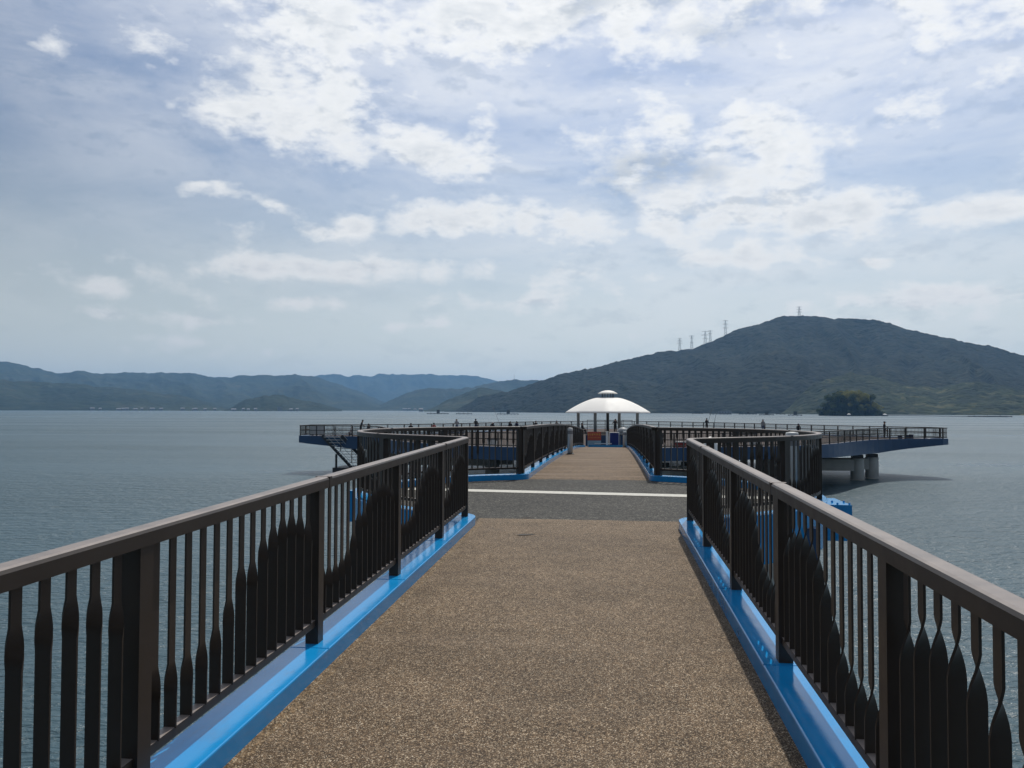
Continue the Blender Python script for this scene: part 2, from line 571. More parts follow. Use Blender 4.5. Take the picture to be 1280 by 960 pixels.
# ------------------------------------------------------------------ sea
def water_mat():
    m, t, b = mat('sea_water')
    geo = t.n('ShaderNodeNewGeometry')
    pos = geo.outputs['Position']
    big = t.noise(t.v('MULTIPLY', pos, (0.004, 0.018, 1)), 1.0, 4, 0.6)
    b.inputs['Base Color'].default_value = (0.038, 0.078, 0.096, 1)
    t.put(b.inputs['Roughness'], t.ss(big, 0.3, 0.7, 0.26, 0.40))
    b.inputs['IOR'].default_value = 1.333
    rp = t.n('ShaderNodeMapping')
    rp.inputs['Rotation'].default_value = (0, 0, R(-14))
    t.put(rp.inputs['Vector'], pos)
    p2 = rp.outputs[0]
    h1 = t.noise(t.v('MULTIPLY', p2, (0.55, 1.25, 1)), 0.75, 3, 0.5, 0.3)
    h2 = t.noise(t.v('MULTIPLY', p2, (0.7, 1.5, 1)), 2.6, 4, 0.55, 0.4)
    h3 = t.noise(t.v('MULTIPLY', p2, (0.8, 1.2, 1)), 9.0, 3, 0.5)
    h = t.m('ADD', t.m('MULTIPLY', h1, 0.50), t.m('ADD', t.m('MULTIPLY', h2, 0.36), t.m('MULTIPLY', h3, 0.045)))
    h = t.m('MULTIPLY', h, t.ss(big, 0.28, 0.72, 0.40, 1.45))
    t.put(b.inputs['Normal'], t.bump(h, 1.0, 0.80))
    return m


WATER_Z = -5.1
M_WATER = water_mat()
wx = [-9300, -2000, -500, -120, -30, 0, 30, 120, 500, 2000, 9300]
wy = [-3400, -500, -60, 0, 30, 80, 150, 400, 1200, 3000, 10400]
wv = [(x, y, WATER_Z) for y in wy for x in wx]
nx = len(wx)
wf = [(j * nx + i, j * nx + i + 1, (j + 1) * nx + i + 1, (j + 1) * nx + i) for j in range(len(wy) - 1) for i in range(nx - 1)]
tag(mesh_obj('water', wv, wf, M_WATER), kind='structure')


# ------------------------------------------------------------------ hills
def vnoise(x, y, seed=0):
    xi, yi = np.floor(x).astype(np.int64), np.floor(y).astype(np.int64)
    xf, yf = x - xi, y - yi
    u, v = xf * xf * (3 - 2 * xf), yf * yf * (3 - 2 * yf)

    def h(a, b):
        n = (a * 374761393 + b * 668265263 + seed * 974711) & 0xffffffff
        n = ((n ^ (n >> 13)) * 1274126177) & 0xffffffff
        n = n ^ (n >> 16)
        return (n & 0xffff) / 65535.0
    a, b, c, d = h(xi, yi), h(xi + 1, yi), h(xi, yi + 1), h(xi + 1, yi + 1)
    return (a * (1 - u) + b * u) * (1 - v) + (c * (1 - u) + d * u) * v


def fbm(x, y, oct_=4, seed=0, gain=0.5):
    s, a, tot = 0, 1.0, 0
    for i in range(oct_):
        s = s + a * vnoise(x * 2 ** i, y * 2 ** i, seed + i)
        tot += a
        a *= gain
    return s / tot


def hill(name, prof, d_shore, d_ridge, mat_, step=0.1, rows=60, spur=0.35, spur_deg=2.5, canopy=4.0, csize=14.0, seed=1, jag=0.30):
    A = np.array(prof, float)
    az_ = np.arange(A[0, 0], A[-1, 0] + step * 0.5, step)
    # smooth the profile a little, keep its points
    el_ = np.interp(az_, A[:, 0], A[:, 1])
    k = max(1, int(0.35 / step))
    ker = np.ones(2 * k + 1) / (2 * k + 1)
    el_ = np.convolve(np.pad(el_, k, mode='edge'), ker, 'valid')
    # small crests and saddles along the ridge
    jag_ = (fbm(az_ / 0.9, az_ * 0 + 7.7, 4, seed + 80, 0.6) - 0.5) * jag * np.clip(el_ / 0.8, 0, 1)
    el_ = el_ + jag_
    ds = np.interp(az_, *zip(*d_shore)) if isinstance(d_shore, list) else np.full_like(az_, d_shore)
    dr = np.interp(az_, *zip(*d_ridge)) if isinstance(d_ridge, list) else np.full_like(az_, d_ridge)
    H = EYE + np.tan(np.radians(el_)) * dr - WATER_Z
    H = np.maximum(H, 0.5)
    tf = np.concatenate([np.linspace(0, 1, rows), 1 + np.linspace(0, 1, rows // 4 + 1)[1:] * 0.6])
    T, AZ = np.meshgrid(tf, az_, indexing='ij')
    DS, DR, HH = ds[None, :], dr[None, :], H[None, :]
    wig = (fbm(AZ / spur_deg, T * 0 + 3.3, 4, seed + 20) - 0.5) * 0.5 * (DR - DS) * (1 - np.abs(T - 0.5) * 2).clip(0, 1)
    D = DS + T * (DR - DS)
    X = np.sin(np.radians(AZ)) * (D + wig)
    Y = np.cos(np.radians(AZ)) * (D + wig)
    base = np.where(T < 1, T ** 0.85, 1 - (T - 1) * 0.9)
    env = np.sin(np.pi * np.clip(T, 0, 1)) ** 0.8
    rd = 1 - np.abs(2 * fbm(AZ / spur_deg + T * 0.8, T * 1.3, 4, seed) - 1)
    Z = HH * base * (1 - spur * env * (1 - rd) * 1.2)
    can = fbm(X / csize, Y / csize, 3, seed + 50, 0.6) - 0.5
    Z = Z + canopy * can * np.clip(T * 12, 0, 1) * np.clip(HH / 30, 0.2, 1)
    # keep below the skyline seen from the pier
    lim = np.tan(np.radians(el_))[None, :] * (D + wig) + EYE - WATER_Z + canopy * 0.4
    Z = np.where(T < 1, np.minimum(Z, lim), Z)
    Z[0, :] = -1.5
    Z = Z + WATER_Z
    n, m_ = Z.shape
    V = np.stack([X.ravel(), Y.ravel(), Z.ravel()], 1)
    idx = np.arange(n * m_).reshape(n, m_)
    Fq = np.stack([idx[:-1, :-1], idx[:-1, 1:], idx[1:, 1:], idx[1:, :-1]], -1).reshape(-1, 4)
    me = bpy.data.meshes.new(name)
    me.vertices.add(len(V))
    me.vertices.foreach_set('co', V.ravel())
    me.loops.add(Fq.size)
    me.loops.foreach_set('vertex_index', Fq.ravel())
    me.polygons.add(len(Fq))
    me.polygons.foreach_set('loop_start', np.arange(0, Fq.size, 4))
    me.polygons.foreach_set('loop_total', np.full(len(Fq), 4))
    me.update()
    me.validate()
    me.materials.append(mat_)
    me.polygons.foreach_set('use_smooth', [True] * len(me.polygons))
    o = link(bpy.data.objects.new(name, me))
    tag(o, kind='structure')
    return o, az_, dr, H + WATER_Z


P_MAIN = [(-11.31, -0.23), (-10.65, -0.15), (-9.54, 0.49), (-8.49, 1.05), (-6.65, 1.28), (-4.82, 1.92), (-3.27, 2.48), (-0.01, 3.11), (3.43, 3.97), (5.63, 4.11), (7.06, 4.63), (8.48, 5.35), (10.39, 5.78), (11.31, 6.18), (12.66, 6.26), (13.55, 6.21), (14.86, 5.92), (17.47, 5.74), (19.12, 5.07), (21.11, 4.5), (23.62, 3.87), (25.29, 3.24), (28.01, 2.37), (31.6, 1.49), (36.38, 0.39)]
P_FOOT = [(11.4, -0.3), (12.3, .5), (12.67, 1.0), (13.51, 1.67), (15.7, 2.53), (17.43, 1.99), (19.08, 1.57), (20.64, 1.45), (22.63, 1.82), (25.26, 1.31), (27.99, 1.55), (31.59, 1.05), (35.5, 0.0)]
P_R2 = [(-12.69, -0.07), (-12.19, 0.04), (-11.48, 0.49), (-9.77, 1.21), (-8.6, 1.55), (-7.71, 1.33), (-6.6, 1.11), (-4.37, 0.67), (-2.16, 0.01)]
P_R2B = [(-11.03, 0.04), (-9.27, 1.6), (-8.21, 1.86), (-6.93, 2.06), (-5.88, 2.0), (-5.1, 2.06), (-3.26, 1.79), (-1.05, 1.23), (2.23, 0.08)]
P_R3 = [(-16.77, -0.08), (-16.13, 0.03), (-14.67, 0.8), (-13.41, 1.31), (-12.37, 1.48), (-10.82, 1.38), (-9.66, 1.52), (-7.71, 1.22), (-5.48, 0.67), (-3.26, 0.06)]
P_R4 = [(-24.86, 0.59), (-22.33, 1.78), (-19.73, 2.27), (-18.56, 2.47), (-17.87, 2.23), (-16.47, 2.28), (-15.82, 2.45), (-14.84, 2.35), (-13.69, 2.35), (-12.43, 2.47), (-11.6, 2.37), (-9.77, 2.38), (-8.77, 2.3), (-7.71, 2.0), (-5.49, 1.45), (-3.26, 0.4)]
P_R5 = [(-54.5, 0.71), (-50.49, 1.58), (-45.83, 2.36), (-42.33, 2.71), (-38.49, 2.75), (-37.35, 2.58), (-36.68, 2.45), (-35.63, 2.21), (-34.55, 2.24), (-32.47, 2.19), (-30.92, 2.32), (-29.61, 2.25), (-28.85, 2.31), (-27.65, 2.26), (-26.77, 2.09), (-25.38, 2.06), (-24.58, 2.28), (-23.31, 2.25), (-21.04, 2.33), (-19.73, 2.13), (-18.13, 1.6), (-16.51, 0.91), (-14.33, 0.03)]
P_R6 = [(-51.88, 0.75), (-45.82, 1.72), (-38.47, 1.67), (-36.0, 1.57), (-32.95, 1.38), (-29.73, 1.01), (-28.26, 0.87), (-26.89, 0.42), (-25.5, 0.0)]
P_R7 = [(-25.85, -0.1), (-25.36, 0.06), (-24.86, 0.48), (-23.6, 0.78), (-22.63, 1.0), (-21.7, 0.85), (-20.39, 0.5), (-19.71, 0.4), (-18.22, -0.03)]
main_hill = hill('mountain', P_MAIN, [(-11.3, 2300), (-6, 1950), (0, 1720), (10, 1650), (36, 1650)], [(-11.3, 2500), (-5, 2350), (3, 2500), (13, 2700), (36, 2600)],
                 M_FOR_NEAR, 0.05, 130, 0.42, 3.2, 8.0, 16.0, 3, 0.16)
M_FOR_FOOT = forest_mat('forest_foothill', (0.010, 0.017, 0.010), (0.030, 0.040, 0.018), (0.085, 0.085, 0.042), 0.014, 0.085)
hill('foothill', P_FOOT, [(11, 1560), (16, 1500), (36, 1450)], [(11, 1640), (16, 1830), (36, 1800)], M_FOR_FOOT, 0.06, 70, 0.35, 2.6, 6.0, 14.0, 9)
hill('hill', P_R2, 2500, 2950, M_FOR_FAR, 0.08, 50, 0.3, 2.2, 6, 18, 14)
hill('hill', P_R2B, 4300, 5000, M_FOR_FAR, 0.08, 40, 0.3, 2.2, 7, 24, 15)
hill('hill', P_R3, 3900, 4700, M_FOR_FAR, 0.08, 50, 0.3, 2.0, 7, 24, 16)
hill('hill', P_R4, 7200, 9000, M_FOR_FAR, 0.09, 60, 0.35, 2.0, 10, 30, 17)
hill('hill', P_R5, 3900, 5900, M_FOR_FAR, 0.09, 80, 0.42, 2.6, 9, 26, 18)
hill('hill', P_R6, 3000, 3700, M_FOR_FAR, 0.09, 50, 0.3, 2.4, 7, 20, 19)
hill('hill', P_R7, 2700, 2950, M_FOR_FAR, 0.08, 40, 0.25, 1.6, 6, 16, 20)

# ------------------------------------------------------------------ air
hz = MB()
hz.box((0, 3500, (WATER_Z - 1.2 + 372) / 2), (19000, 14000, 372 - WATER_Z + 1.2))
m_h = bpy.data.materials.new('sea_haze')
m_h.use_nodes = True
nt = m_h.node_tree
nt.nodes.clear()
pv = nt.nodes.new('ShaderNodeVolumePrincipled')
pv.inputs['Color'].default_value = (0.28, 0.58, 1.0, 1)
pv.inputs['Density'].default_value = 0.000084
pv.inputs['Anisotropy'].default_value = 0.2
om = nt.nodes.new('ShaderNodeOutputMaterial')
nt.links.new(pv.outputs[0], om.inputs['Volume'])
tag(hz.build('haze', m_h), kind='stuff')

# ------------------------------------------------------------------ the walkway, its round plaza and the arched bridge
XC = -0.435
HW = 1.545
PC = (XC, 15.4)
PR = 4.1
Y1 = PC[1] - math.sqrt(PR * PR - HW * HW)
Y2 = PC[1] + math.sqrt(PR * PR - HW * HW)
Y_END = 61.2
KERB = 0.125


def zdeck(y):
    if y < 12:
        return 0.0145 * (y - 12)
    return -0.000516 * max(0.0, y - 14) ** 2


def skew(y):
    return 0.007 * max(0.0, y - 19.2)


def xy(s, w, y):
    return (XC + s * w + skew(y), y)


def bez(a, c, b, n=5):
    return [((1 - t) ** 2 * a[0] + 2 * t * (1 - t) * c[0] + t * t * b[0], (1 - t) ** 2 * a[1] + 2 * t * (1 - t) * c[1] + t * t * b[1]) for t in [i / n for i in range(n + 1)]]


A_ARC0 = math.atan2(Y1 - PC[1], HW)
A_ARC1 = math.atan2(Y2 - PC[1], HW)


def arc_pt(a):
    return (PR * math.cos(a), PC[1] + PR * math.sin(a))


def rail_lines():
    near = [(HW, y) for y in (-1.6, 0, 2, 4, 6, 8, 10, 11)]
    c1 = (HW, Y1)
    da = 0.22 / PR
    cor1 = bez((HW, Y1 - 0.22), c1, arc_pt(A_ARC0 + da))
    n = 48
    arc = [arc_pt(A_ARC0 + da + (A_ARC1 - A_ARC0 - 2 * da) * i / n) for i in range(1, n)]
    cor2 = bez(arc_pt(A_ARC1 - da), (HW, Y2), (HW, Y2 + 0.22))
    far = [(HW, y) for y in np.arange(20.2, 58.5, 1.6)] + [(HW + 0.02, 59.0), (HW + 0.15, 60.2), (HW + 0.45, Y_END)]
    return near, cor1, arc, cor2, far


near_, cor1_, arc_, cor2_, far_ = rail_lines()


def to3(pts, s, dz):
    return [(*xy(s, w, y), zdeck(y) + dz) for w, y in pts]


# deck sheets
def strip(name, ys, half, m, z_off=0.0, seg=4):
    V, Fc = [], []
    for y in ys:
        for i in range(seg + 1):
            w = -half + 2 * half * i / seg
            V.append((XC + w + skew(y), y, zdeck(y) + z_off))
    for j in range(len(ys) - 1):
        for i in range(seg):
            a = j * (seg + 1) + i
            Fc.append((a, a + 1, a + seg + 2, a + seg + 1))
    return mesh_obj(name, V, Fc, m)


tag(strip('path', list(np.linspace(-3, 12.15, 20)), 1.45, M_PATH), kind='structure')
tag(strip('bridge_path', list(np.linspace(19.28, 61.9, 46)), 1.45, M_BRIDGE), kind='structure')
# asphalt plaza: the disc between two straight edges
ys = np.linspace(12.15, 19.28, 26)
V, Fc = [], []
for y in ys:
    w = math.sqrt(max(0.01, (PR - 0.02) ** 2 - (y - PC[1]) ** 2))
    w = max(w, 1.45)
    for i in range(9):
        V.append((XC - w + 2 * w * i / 8, y, zdeck(y) - 0.004 * 0))
for j in range(len(ys) - 1):
    for i in range(8):
        a = j * 9 + i
        Fc.append((a, a + 1, a + 10, a + 9))
# two small lenses in front of and behind the straight edges
for sgn, y0 in ((-1, 12.15), (1, 19.28)):
    for s in (-1, 1):
        b = len(V)
        pts = [(XC + s * 1.46, y0)]
        for i in range(7):
            yy = y0 + (sgn * 0.62) * i / 6 if sgn < 0 else y0
            ww = math.sqrt(max(0.01, (PR - 0.02) ** 2 - (yy - PC[1]) ** 2))
            pts.append((XC + s * max(ww, 1.46), yy))
        if sgn < 0:
            V += [(x, y, zdeck(y) - 0.003) for x, y in pts]
            Fc.append(tuple(range(b, b + len(pts))))
o = mesh_obj('plaza', V, Fc, M_ASPH)
fix_normals(o)
tag(o, kind='structure')
# pale strip across the plaza
V, Fc = [], []
for i in range(9):
    x = -4.0 + 7.3 * i / 8
    yc = 16.0 - 0.108 * (x + 0.5)
    V += [(x, yc - 0.23, 0.005), (x, yc + 0.23, 0.005)]
Fc = [(2 * i, 2 * i + 2, 2 * i + 3, 2 * i + 1) for i in range(8)]
tag(mesh_obj('road_marking', V, Fc, M_LINE), kind='structure')
# loose paler stones gathered along the foot of the left kerb
M_EDGE = aggregate('tan_edge_gravel', [(0.0, (0.05, 0.028, 0.013)), (0.3, (0.16, 0.095, 0.045)), (0.55, (0.30, 0.19, 0.095)), (0.8, (0.44, 0.33, 0.20)), (1.0, (0.75, 0.62, 0.44))], 120, 0.0, 0.8, tint=(0.72, 0.75, 0.80))
V, Fc = [], []
rge = random.Random(9)
NE = 150
for i in range(NE + 1):
    y = 0.5 + 11.3 * i / NE
    w = 0.030 + 0.05 * float(fbm(np.array([y * 2.3]), np.array([0.3]), 4, 3)[0]) + rge.uniform(-.008, .008)
    x = XC - HW + 0.145
    V += [(x, y, zdeck(y) + 0.012), (x + w * .6, y, zdeck(y) + 0.008), (x + w + .012, y, zdeck(y) + 0.001)]
for i in range(NE):
    for k in range(2):
        a = i * 3 + k
        Fc.append((a, a + 1, a + 4, a + 3))
tag(mesh_obj('path_edge', V, Fc, M_EDGE), kind='structure')
# worn hole in the surface, and the joint of the two surfaces
st = [(-0.28, -.03), (-.16, .03), (-.05, .05), (.06, .045), (.17, .06), (.31, .03), (.2, -.01), (.06, -.03), (-.05, -.06), (-.15, -.05)]
tag(mesh_obj('stain', [(-1.06 + a * 0.42, 10.72 + b * 1.3, zdeck(10.72 + b) + 0.006) for a, b in st], [tuple(range(len(st)))], M_STAIN), kind='structure')
tag(mesh_obj('stain', [(-1.2 + a * .3, 12.28 + b * 0.9, 0.006) for a, b in st], [tuple(range(len(st)))], M_STAIN), kind='structure')

# kerb and edge beam (one painted steel edge per side)
for s in (-1, 1):
    prof = [(0.15, -0.06), (0.15, 0.116), (0.1475, 0.122), (0.141, 0.125), (-0.111, 0.125), (-0.12, 0.117), (-0.12, -0.58), (0.0, -0.58), (0.0, -0.06)]
    prof = [(u * -s, v) for u, v in prof]
    if s < 0:
        pass
    V, Fc = sweep(to3(near_ + cor1_ + arc_ + cor2_ + far_, s, 0.0), prof)
    o = mesh_obj('kerb', V, Fc, M_BLUE)
    fix_normals(o)
    tag(o, kind='structure')
    kerb_o = o
    for yj in (1.25, 3.18, 5.33, 7.4, 9.45):
        m_ = MB()
        xj = XC + s * (HW - 0.016)
        m_.box((xj, yj, zdeck(yj) + 0.1255), (0.262, 0.012, 0.004))
        m_.build('seam', M_BLUE, kerb_o)

# ------------------------------------------------------------------ railings of the walkway
H_TW = [.40, .38, .37, .385, .42, .53, .67, .77, .82, .845, .85, .82, .76]


def baluster_mesh(k, htw):
    w, t = 0.059, 0.009
    z0, z1 = 0.155, 1.03
    zs = [(z0, -PI / 2, 1.0), (htw - 0.13, -PI / 2, 1.0)]
    for i in range(0, 17):
        f = i / 16
        g = 0.55 * f + 0.45 * f * f * (3 - 2 * f)
        zs.append((htw - 0.085 + 0.155 * f, -PI / 2 * (1 - g), 1.0 - 0.08 * f))
    zs += [(htw + 0.085, 0, .92), (z1, 0, .92)]
    V, Fc = [], []
    for z, a, sw in zs:
        ca, sa = math.cos(a), math.sin(a)
        for u, v in ((-w / 2 * sw, -t / 2), (w / 2 * sw, -t / 2), (w / 2 * sw, t / 2), (-w / 2 * sw, t / 2)):
            V.append((u * ca - v * sa, u * sa + v * ca, z))
    n = len(zs)
    for i in range(n - 1):
        for q in range(4):
            q2 = (q + 1) % 4
            Fc.append((i * 4 + q, i * 4 + q2, i * 4 + 4 + q2, i * 4 + 4 + q))
    Fc += [(3, 2, 1, 0), tuple(range((n - 1) * 4, n * 4))]
    me = bpy.data.meshes.new('baluster')
    me.from_pydata(V, [], Fc)
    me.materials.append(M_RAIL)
    # smooth along the twist, sharp along the four long edges
    me.polygons.foreach_set('use_smooth', [True] * len(me.polygons))
    for e in me.edges:
        a, b = e.vertices
        if a % 4 == b % 4 or min(a, b) < 4 and abs(a - b) < 4 or min(a, b) >= (n - 1) * 4:
            e.use_edge_sharp = True
    return me


BAL = [baluster_mesh(k, h) for k, h in enumerate(H_TW)]
mb = MB()
mb.box((0, 0, 0.505), (0.10, 0.088, 1.05))
mb.box((0, 0, -0.014), (0.125, 0.115, 0.016))
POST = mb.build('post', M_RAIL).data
bpy.data.objects.remove(bpy.data.objects['post'])
HAND = [(-0.05, 0.0), (-0.05, 0.058), (-0.043, 0.07), (-0.03, 0.075), (0.03, 0.075), (0.043, 0.07), (0.05, 0.058), (0.05, 0.0)]
BOT = [(-0.025, 0.115), (-0.025, 0.16), (0.025, 0.16), (0.025, 0.115)]


def along(pts):
    P = [Vector((a, b)) for a, b in pts]
    L = [0.0]
    for a, b in zip(P, P[1:]):
        L.append(L[-1] + (b - a).length)
    return P, L


def at_len(P, L, d):
    for i in range(len(P) - 1):
        if d <= L[i + 1] or i == len(P) - 2:
            f = (d - L[i]) / max(1e-9, L[i + 1] - L[i])
            p = P[i].lerp(P[i + 1], f)
            t = (P[i + 1] - P[i]).normalized()
            return p, t


mb = MB()
mb.box((0, 0, 1.0672), (0.05, 0.1035, 0.0788))
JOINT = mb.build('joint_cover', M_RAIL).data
bpy.data.objects.remove(bpy.data.objects['joint_cover'])


def make_railing(name, s, pts, stations, label, group, nb=13, hand_joints=True):
    o0 = to3([pts[0]], s, KERB)[0]
    root = empty(name, o0, 0, label, 'railing', group)
    rel = lambda p: (p[0] - o0[0], p[1] - o0[1], p[2] - o0[2])
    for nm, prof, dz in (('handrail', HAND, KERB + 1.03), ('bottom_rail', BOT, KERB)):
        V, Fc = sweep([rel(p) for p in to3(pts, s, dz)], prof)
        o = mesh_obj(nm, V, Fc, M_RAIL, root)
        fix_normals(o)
        if nm == 'handrail':
            hand_o = o
    P, L = along([xy(s, w, y) for w, y in pts])
    st = [q if q >= 0 else L[-1] + q for q in stations]
    for d in st:
        p, t = at_len(P, L, d)
        inst('post', POST, root, rel((p.x, p.y, zdeck(p.y) + KERB)), math.atan2(t.y, t.x))
        if hand_joints and st.index(d) % 2 == 1:
            q, t2 = at_len(P, L, d + 0.16)
            inst('joint_cover', JOINT, hand_o, rel((q.x, q.y, zdeck(q.y) + KERB)), math.atan2(t2.y, t2.x))
    for d0, d1 in zip(st, st[1:]):
        n = max(2, round((d1 - d0) / 0.1465) - 1) if nb else nb
        for k in range(n):
            d = d0 + (d1 - d0) * (k + 1) / (n + 1)
            p, t = at_len(P, L, d)
            kk = min(12, int(round(k * 12 / (n - 1))))
            inst('baluster', BAL[kk], root, rel((p.x, p.y, zdeck(p.y) + KERB)), math.atan2(t.y, t.x))
    return root


for s, nm in ((-1, 'left'), (1, 'right')):
    pts = near_ + cor1_ + arc_ + cor2_[:3]
    P, L = along([xy(s, w, y) for w, y in pts])
    # walkway posts by their distance along the line, then the arc in equal bays
    yp = [-0.75, 1.28, 3.31, 5.46, 7.60, 9.66, 11.45] if s < 0 else [-0.66, 1.36, 3.39, 5.42, 7.40, 9.48, 11.45]
    stn = [y + 1.6 for y in yp]
    a0 = L[len(near_) + len(cor1_) - 1]
    end = L[-1]
    nb_ = 5
    stn += [stn[-1] + 0.3] if False else []
    arc_st = [stn[-1] + (end - stn[-1]) * i / nb_ for i in range(1, nb_ + 1)]
    lab = ('brown railing on the left of the walkway, curling round the left of the plaza' if s < 0 else
           'brown railing on the right of the walkway, curling round the right of the plaza')
    make_railing('walkway_railing', s, pts, stn + arc_st, lab, 'twisted bar railings of the pier')
    ptsb = cor2_[3:] + far_
    Pb, Lb = along([xy(s, w, y) for w, y in ptsb])
    nbb = 17
    lab = ('brown railing on the left side of the arched bridge beyond the grey plaza' if s < 0 else
           'brown railing on the right side of the arched bridge beyond the grey plaza')
    make_railing('bridge_railing', s, ptsb, [0.06 + (Lb[-1] - 0.16) * i / nbb for i in range(nbb + 1)], lab, 'twisted bar railings of the pier')

# ------------------------------------------------------------------ blue box beam under the plaza, with its piers
for s, x1, lab in ((-1, -5.16, 'blue steel box beam end with bolts sticking out left of the plaza'), (1, 4.20, 'blue steel box beam end with bolts sticking out right of the plaza')):
    x0 = XC + s * 4.19
    yb = 15.45 if s > 0 else 16.7
    e = empty('box_beam', ((x0 + x1) / 2, yb, -0.6), 0, lab, 'steel beam', 'box beams under the plaza')
    m_ = MB()
    m_.box((0, 0, 0.265), (abs(x1 - x0), 1.15, 0.62))
    m_.build('beam_body', M_BLUE, e)
    for i in range(3):
        for j in range(2):
            b_ = MB()
            b_.tube((-0.2 + 0.2 * i, -0.5 + 0.35 * j, 0.57), (-0.2 + 0.2 * i, -0.5 + 0.35 * j, 0.605), 0.018, n=6)
            b_.build('bolt', M_BLUE, e)
for xx, lab in ((-3.2, 'round concrete pier standing in the water under the left of the plaza'), (2.4, 'round concrete pier standing in the water under the right of the plaza')):
    e = empty('concrete_pier', (xx, 15.6, WATER_Z - 1), 0, lab, 'pier column', 'concrete piers under the plaza')
    m_ = MB()
    m_.lathe([(0.7, 0), (0.7, 5.0), (0.68, 5.2)], 20)
    m_.build('column', M_CONC, e, True)
m_ = MB()
m_.box((XC, 15.4, -0.42), (7.2, 5.0, 0.5))
tag(m_.build('deck_slab', M_NAVY), kind='structure')
m_ = MB()
for y0, y1 in ((-3, 12.0), (19.0, 61.5)):
    nseg = 12
    for i in range(nseg):
        a, b = y0 + (y1 - y0) * i / nseg, y0 + (y1 - y0) * (i + 1) / nseg
        m_.bar((XC + skew((a + b) / 2), a, zdeck(a) - 0.34), (XC + skew((a + b) / 2), b, zdeck(b) - 0.34), 3.0, 0.5)
tag(m_.build('bridge_girder', M_NAVY), kind='structure')


# ------------------------------------------------------------------ bollards
def bollard(loc, h, r, label):
    e = empty('bollard', loc, 0, label, 'bollard', 'grey posts of the pier')
    m_ = MB()
    m_.lathe([(r, 0.03), (r, h - 0.03), (r * 0.94, h), (r * 0.4, h + 0.012)], 18)
    m_.build('post', M_GREYP, e, True)
    b_ = MB()
    b_.lathe([(r * 1.03, h - 0.24), (r * 1.03, h - 0.10)], 18, cap=False)
    b_.build('band', CLOTH['grey'], e, True)
    c_ = MB()
    c_.lathe([(r * 1.5, 0.0), (r * 1.5, 0.03), (r * 1.1, 0.04)], 18)
    c_.build('base_plate', M_DARK, e)
    return e


bollard((-1.50, 33.6, zdeck(33.6) + 0.004), 1.06, 0.105, 'grey round bollard at the left kerb of the arched bridge')
bollard((3.36, 15.6, zdeck(15.6) + 0.004), 1.20, 0.115, 'grey round bollard behind the right curve of the plaza railing')
bollard((1.13, 54.5, zdeck(54.5) + 0.004), 1.05, 0.12, 'grey round bollard at the right kerb by the end of the bridge')

# ------------------------------------------------------------------ fishing platform
PZ = -1.29
OUT = [(-2.2, 60.6), (-8.4, 61.9), (-14, 66), (-19.5, 73), (-23, 81.0), (-27, 83.2), (-31.0, 83.6), (-32.2, 83.9), (-32.5, 87.6), (-31.6, 88.2), (-28.5, 89.6), (-23.5, 92.6),
       (-19.6, 98), (-17.2, 104), (-13, 114), (-7, 123.4), (1.2, 127.6), (9.5, 123.5), (15.7, 116.4), (20, 109), (23.2, 103.4), (27, 97.1), (31.0, 92.6), (33.5, 90.0), (33.9, 87.4), (33.2, 86.8),
       (29.6, 86.0), (25.9, 83.4), (22.2, 77.8), (18.1, 71.0), (12.5, 66), (4.8, 62.4), (1.9, 61.0)]


def subdiv_closed(pts, step=1.1):
    """Catmull-Rom through the points, corners of the tips kept"""
    n = len(pts)
    out = []
    for i in range(n):
        p0, p1, p2, p3 = (Vector(pts[(i + k) % n]) for k in (-1, 0, 1, 2))
        L = (p2 - p1).length
        m = max(1, int(L / step))
        for j in range(m):
            t = j / m
            if L < 3.8 and (abs(p1.x) > 30):
                q = p1.lerp(p2, t)
            else:
                q = 0.5 * ((2 * p1) + (p2 - p0) * t + (2 * p0 - 5 * p1 + 4 * p2 - p3) * t * t + (3 * p1 - p0 - 3 * p2 + p3) * t ** 3)
            out.append((q.x, q.y))
    return out


RIM = subdiv_closed(OUT)
plat = empty('fishing_platform', (0, 92, PZ), 0, 'wide dark blue fishing platform with pointed arms standing over the water', 'pier platform')
prel = lambda x, y, z: (x, y - 92, z - PZ)


def fasc_depth(x, y):
    return float(np.interp(abs(x), [0, 15, 22, 26, 33.5], [0.88, 0.90, 1.15, 1.22, 0.50]))


bm = bmesh.new()
vs_ = [bm.verts.new(prel(x, y, PZ)) for x, y in RIM]
bm.faces.new(vs_)
bmesh.ops.triangulate(bm, faces=bm.faces[:])
bmesh.ops.recalc_face_normals(bm, faces=bm.faces[:])
me = bpy.data.meshes.new('deck')
bm.to_mesh(me)
bm.free()
me.materials.append(M_DECK)
link(bpy.data.objects.new('deck', me), plat)
V, Fc = [], []
n = len(RIM)
for i, (x, y) in enumerate(RIM):
    a, b = Vector(RIM[i - 1]), Vector(RIM[(i + 1) % n])
    t = (b - a).normalized()
    nr = Vector((t.y, -t.x))          # outward or inward, sign found below
    c = Vector((x, y)) - Vector((0, 92))
    if nr.dot(c) < 0:
        nr = -nr
    d = fasc_depth(x, y)
    p = Vector((x, y))
    for off, z in ((0.12, 0.10), (0.12, -d), (-1.2, -d), (-0.12, 0.10)):
        q = p + nr * off
        V.append(prel(q.x, q.y, PZ + z))
for i in range(n):
    j = (i + 1) % n
    if {i, j} == {n - 1, 0}:
        pass
    for k in range(4):
        k2 = (k + 1) % 4
        Fc.append((i * 4 + k, i * 4 + k2, j * 4 + k2, j * 4 + k))
o = mesh_obj('edge_girder', V, Fc, M_NAVY, plat)
fix_normals(o)

